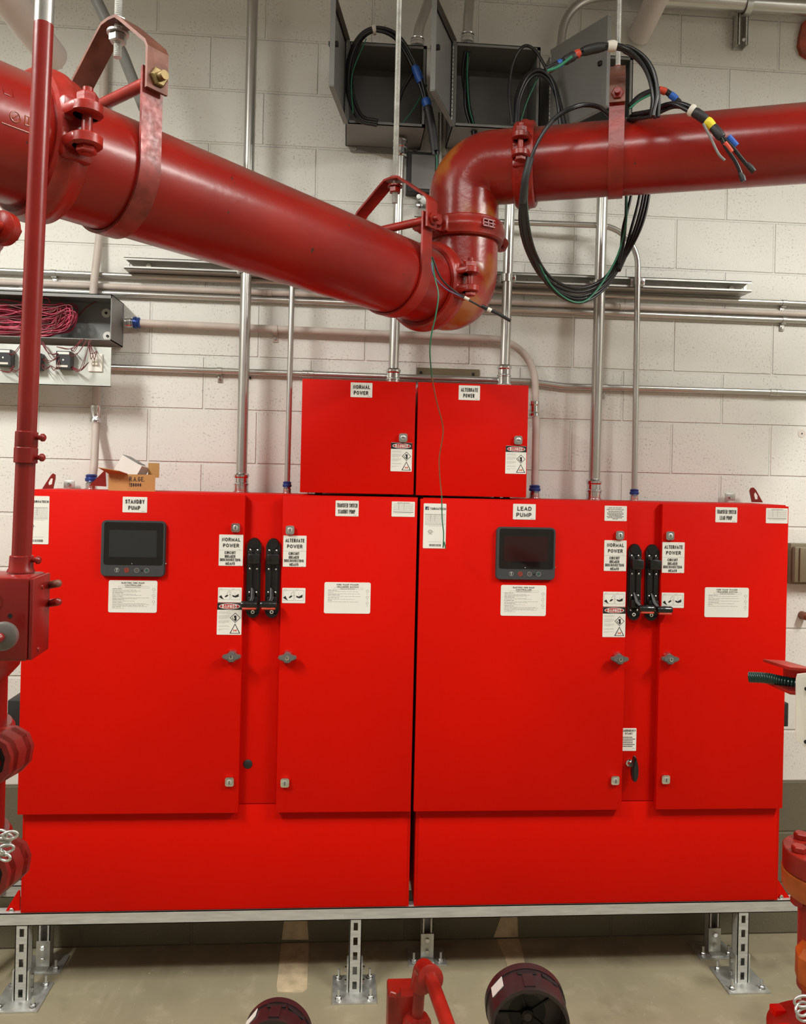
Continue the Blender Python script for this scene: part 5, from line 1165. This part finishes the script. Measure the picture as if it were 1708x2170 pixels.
# ------------------------------------------------------------------ bottom edge
def drum(lab, px, py, Z, rpx, tilt):
    r = rpx*Z/F; c = dep(px, py, Z); ax = (-FW*math.cos(tilt)+UP*math.sin(tilt)).normalized()
    t = thing('motor_housing', lab, 'motor housing', Vector((c.x, c.y, 0)), 'dark round motor housings at the bottom edge')
    G = frame(c, ax); mb = MB()
    mb.lathe(G, [(r*.2, -.12), (r*.5, -.10), (r*.70, -.092), (r*.99, -.088), (r, -.074), (r, -.012), (r*.985, -.0), (r*.90, .0), (r*.88, -.03), (r*.86, -.05), (0, -.052)], 'drum', 72); mb.build('shell', t, smooth=.6)
    b2_ = MB(); b2_.ring(G, [(r*.90, -.086), (r*1.03, -.086), (r*1.03, -.066), (r*.90, -.066)], 'drum', 64); b2_.build('rear_band', t, smooth=.6)
    v = MB(); v.lathe(G, [(r*.87, -.0512), (0, -.0505)], 'void', 48)
    for k in range(5): an = k*2*PI/5+.3; v.box(-.002, .002, r*.1, r*.8, -.050, -.047, 'void', M=G @ Matrix.Rotation(an, 4, 'Z'))
    v.lathe(G @ Matrix.Translation((0, 0, -.05)), [(r*.16, 0), (r*.16, .012), (r*.1, .016)], 'drum', 20); v.build('fan_grille', t, label='dark recessed grille', smooth=.5)
    s = MB(); upl = G.inverted().to_3x3() @ UP; a0 = math.atan2(upl.y, upl.x)
    for da in (0., -.62):
        q = G @ Matrix.Rotation(a0+da, 4, 'Z') @ Matrix.Translation((r*.998, 0, -.055)); s.box(-.001, .0015, -.022, .022, -.006, .006, 'void', .001, M=q)
    q = G @ Matrix.Rotation(a0, 4, 'Z') @ Matrix.Translation((r*.93, 0, -.02)); s.box(-.012, .008, -.012, .012, -.03, .012, 'drum', M=q)
    s.build('vent_slot', t, smooth=0)
    lb = MB(); q = G @ Matrix.Rotation(a0+.85, 4, 'Z') @ Matrix.Translation((r*1.0, 0, -.045)); lb.box(-.0005, .001, -.018, .018, -.022, .01, 'label', M=q); lb.build('sticker', t, label='white sticker', smooth=0)
drum('larger dark round motor housing rising at the bottom edge, right of the red pump pipe', 1124, 2180, 1.75, 86, math.radians(-2))
drum('dark round motor housing barely showing at the bottom edge, left of the middle leg', 577, 2240, 1.72, 74, math.radians(6))
pp = thing('pump_vent_pipe', 'small red pipe elbow rising from a red casting at the bottom edge', 'pump pipe', dep(880, 2230, 1.8))
Zp = 1.80; sp_ = Zp/F
c = dep(885, 2115, Zp); top = dep(893, 2068, Zp)
MB().cyl(dep(884, 2160, Zp), dep(890, 2075, Zp), .0135, 'casting', 28).build('nipple', pp)
mb = MB(); pts = fillet([dep(889, 2095, Zp), dep(897, 2052, Zp), dep(913, 2074, Zp-.09)], .02, 10); mb.tube(pts, .0225, 'casting', 28)
e0 = pts[-1]; mb.lathe(frame(e0-(pts[-1]-pts[-2]).normalized()*.012, pts[-1]-pts[-2]), [(.022, 0), (.0275, .002), (.0275, .014), (.022, .016)], 'casting', 28); mb.build('street_elbow', pp, smooth=.6)
MB().cyl(e0, dep(962, 2210, Zp-.32), .0150, 'casting', 28).build('drain_pipe', pp)
mb = MB(); mb.lathe(frame(dep(882, 2230, Zp), (0, 0, 1)), [(.033, 0), (.033, .07), (.026, .082), (.014, .084)], 'casting', 36)
x_ = dep(850, 2112, Zp+.03); mb.box(x_.x-.030, x_.x+.05, x_.y-.0, x_.y+.07, x_.z-.16, x_.z, 'casting', .005); mb.hexn(dep(838, 2108, Zp+.0), (0, 0, 1), .014, .012, 'casting'); mb.build('casting_block', pp, smooth=.5)

# ------------------------------------------------------------------ housings of the strip lights and the added fill lamp (above the frame)
for x, y, l in ((-2.0, -2.2, 'left'), (2.6, -2.2, 'right')):
    MB().box(x-.09, x+.09, y-.62, y+.62, 3.53, 3.59, 'label', .01).cyl((x+.07, y-.5, 3.59), (x+.07, y-.5, ZC), .004, 'galv', 8).cyl((x+.07, y+.5, 3.59), (x+.07, y+.5, ZC), .004, 'galv', 8).build('strip_light', label='white strip light housing hanging at the %s of the room' % l, cat='ceiling light')
MB().box(-.48, .88, -2.63, -2.47, 3.53, 3.59, 'label', .01).cyl((-.3, -2.5, 3.59), (-.3, -2.5, ZC), .004, 'galv', 8).cyl((.7, -2.5, 3.59), (.7, -2.5, ZC), .004, 'galv', 8).build('strip_light', label='white strip light housing hanging crosswise at the middle of the room', cat='ceiling light')  # invented housing that goes with the added aisle fill lamp
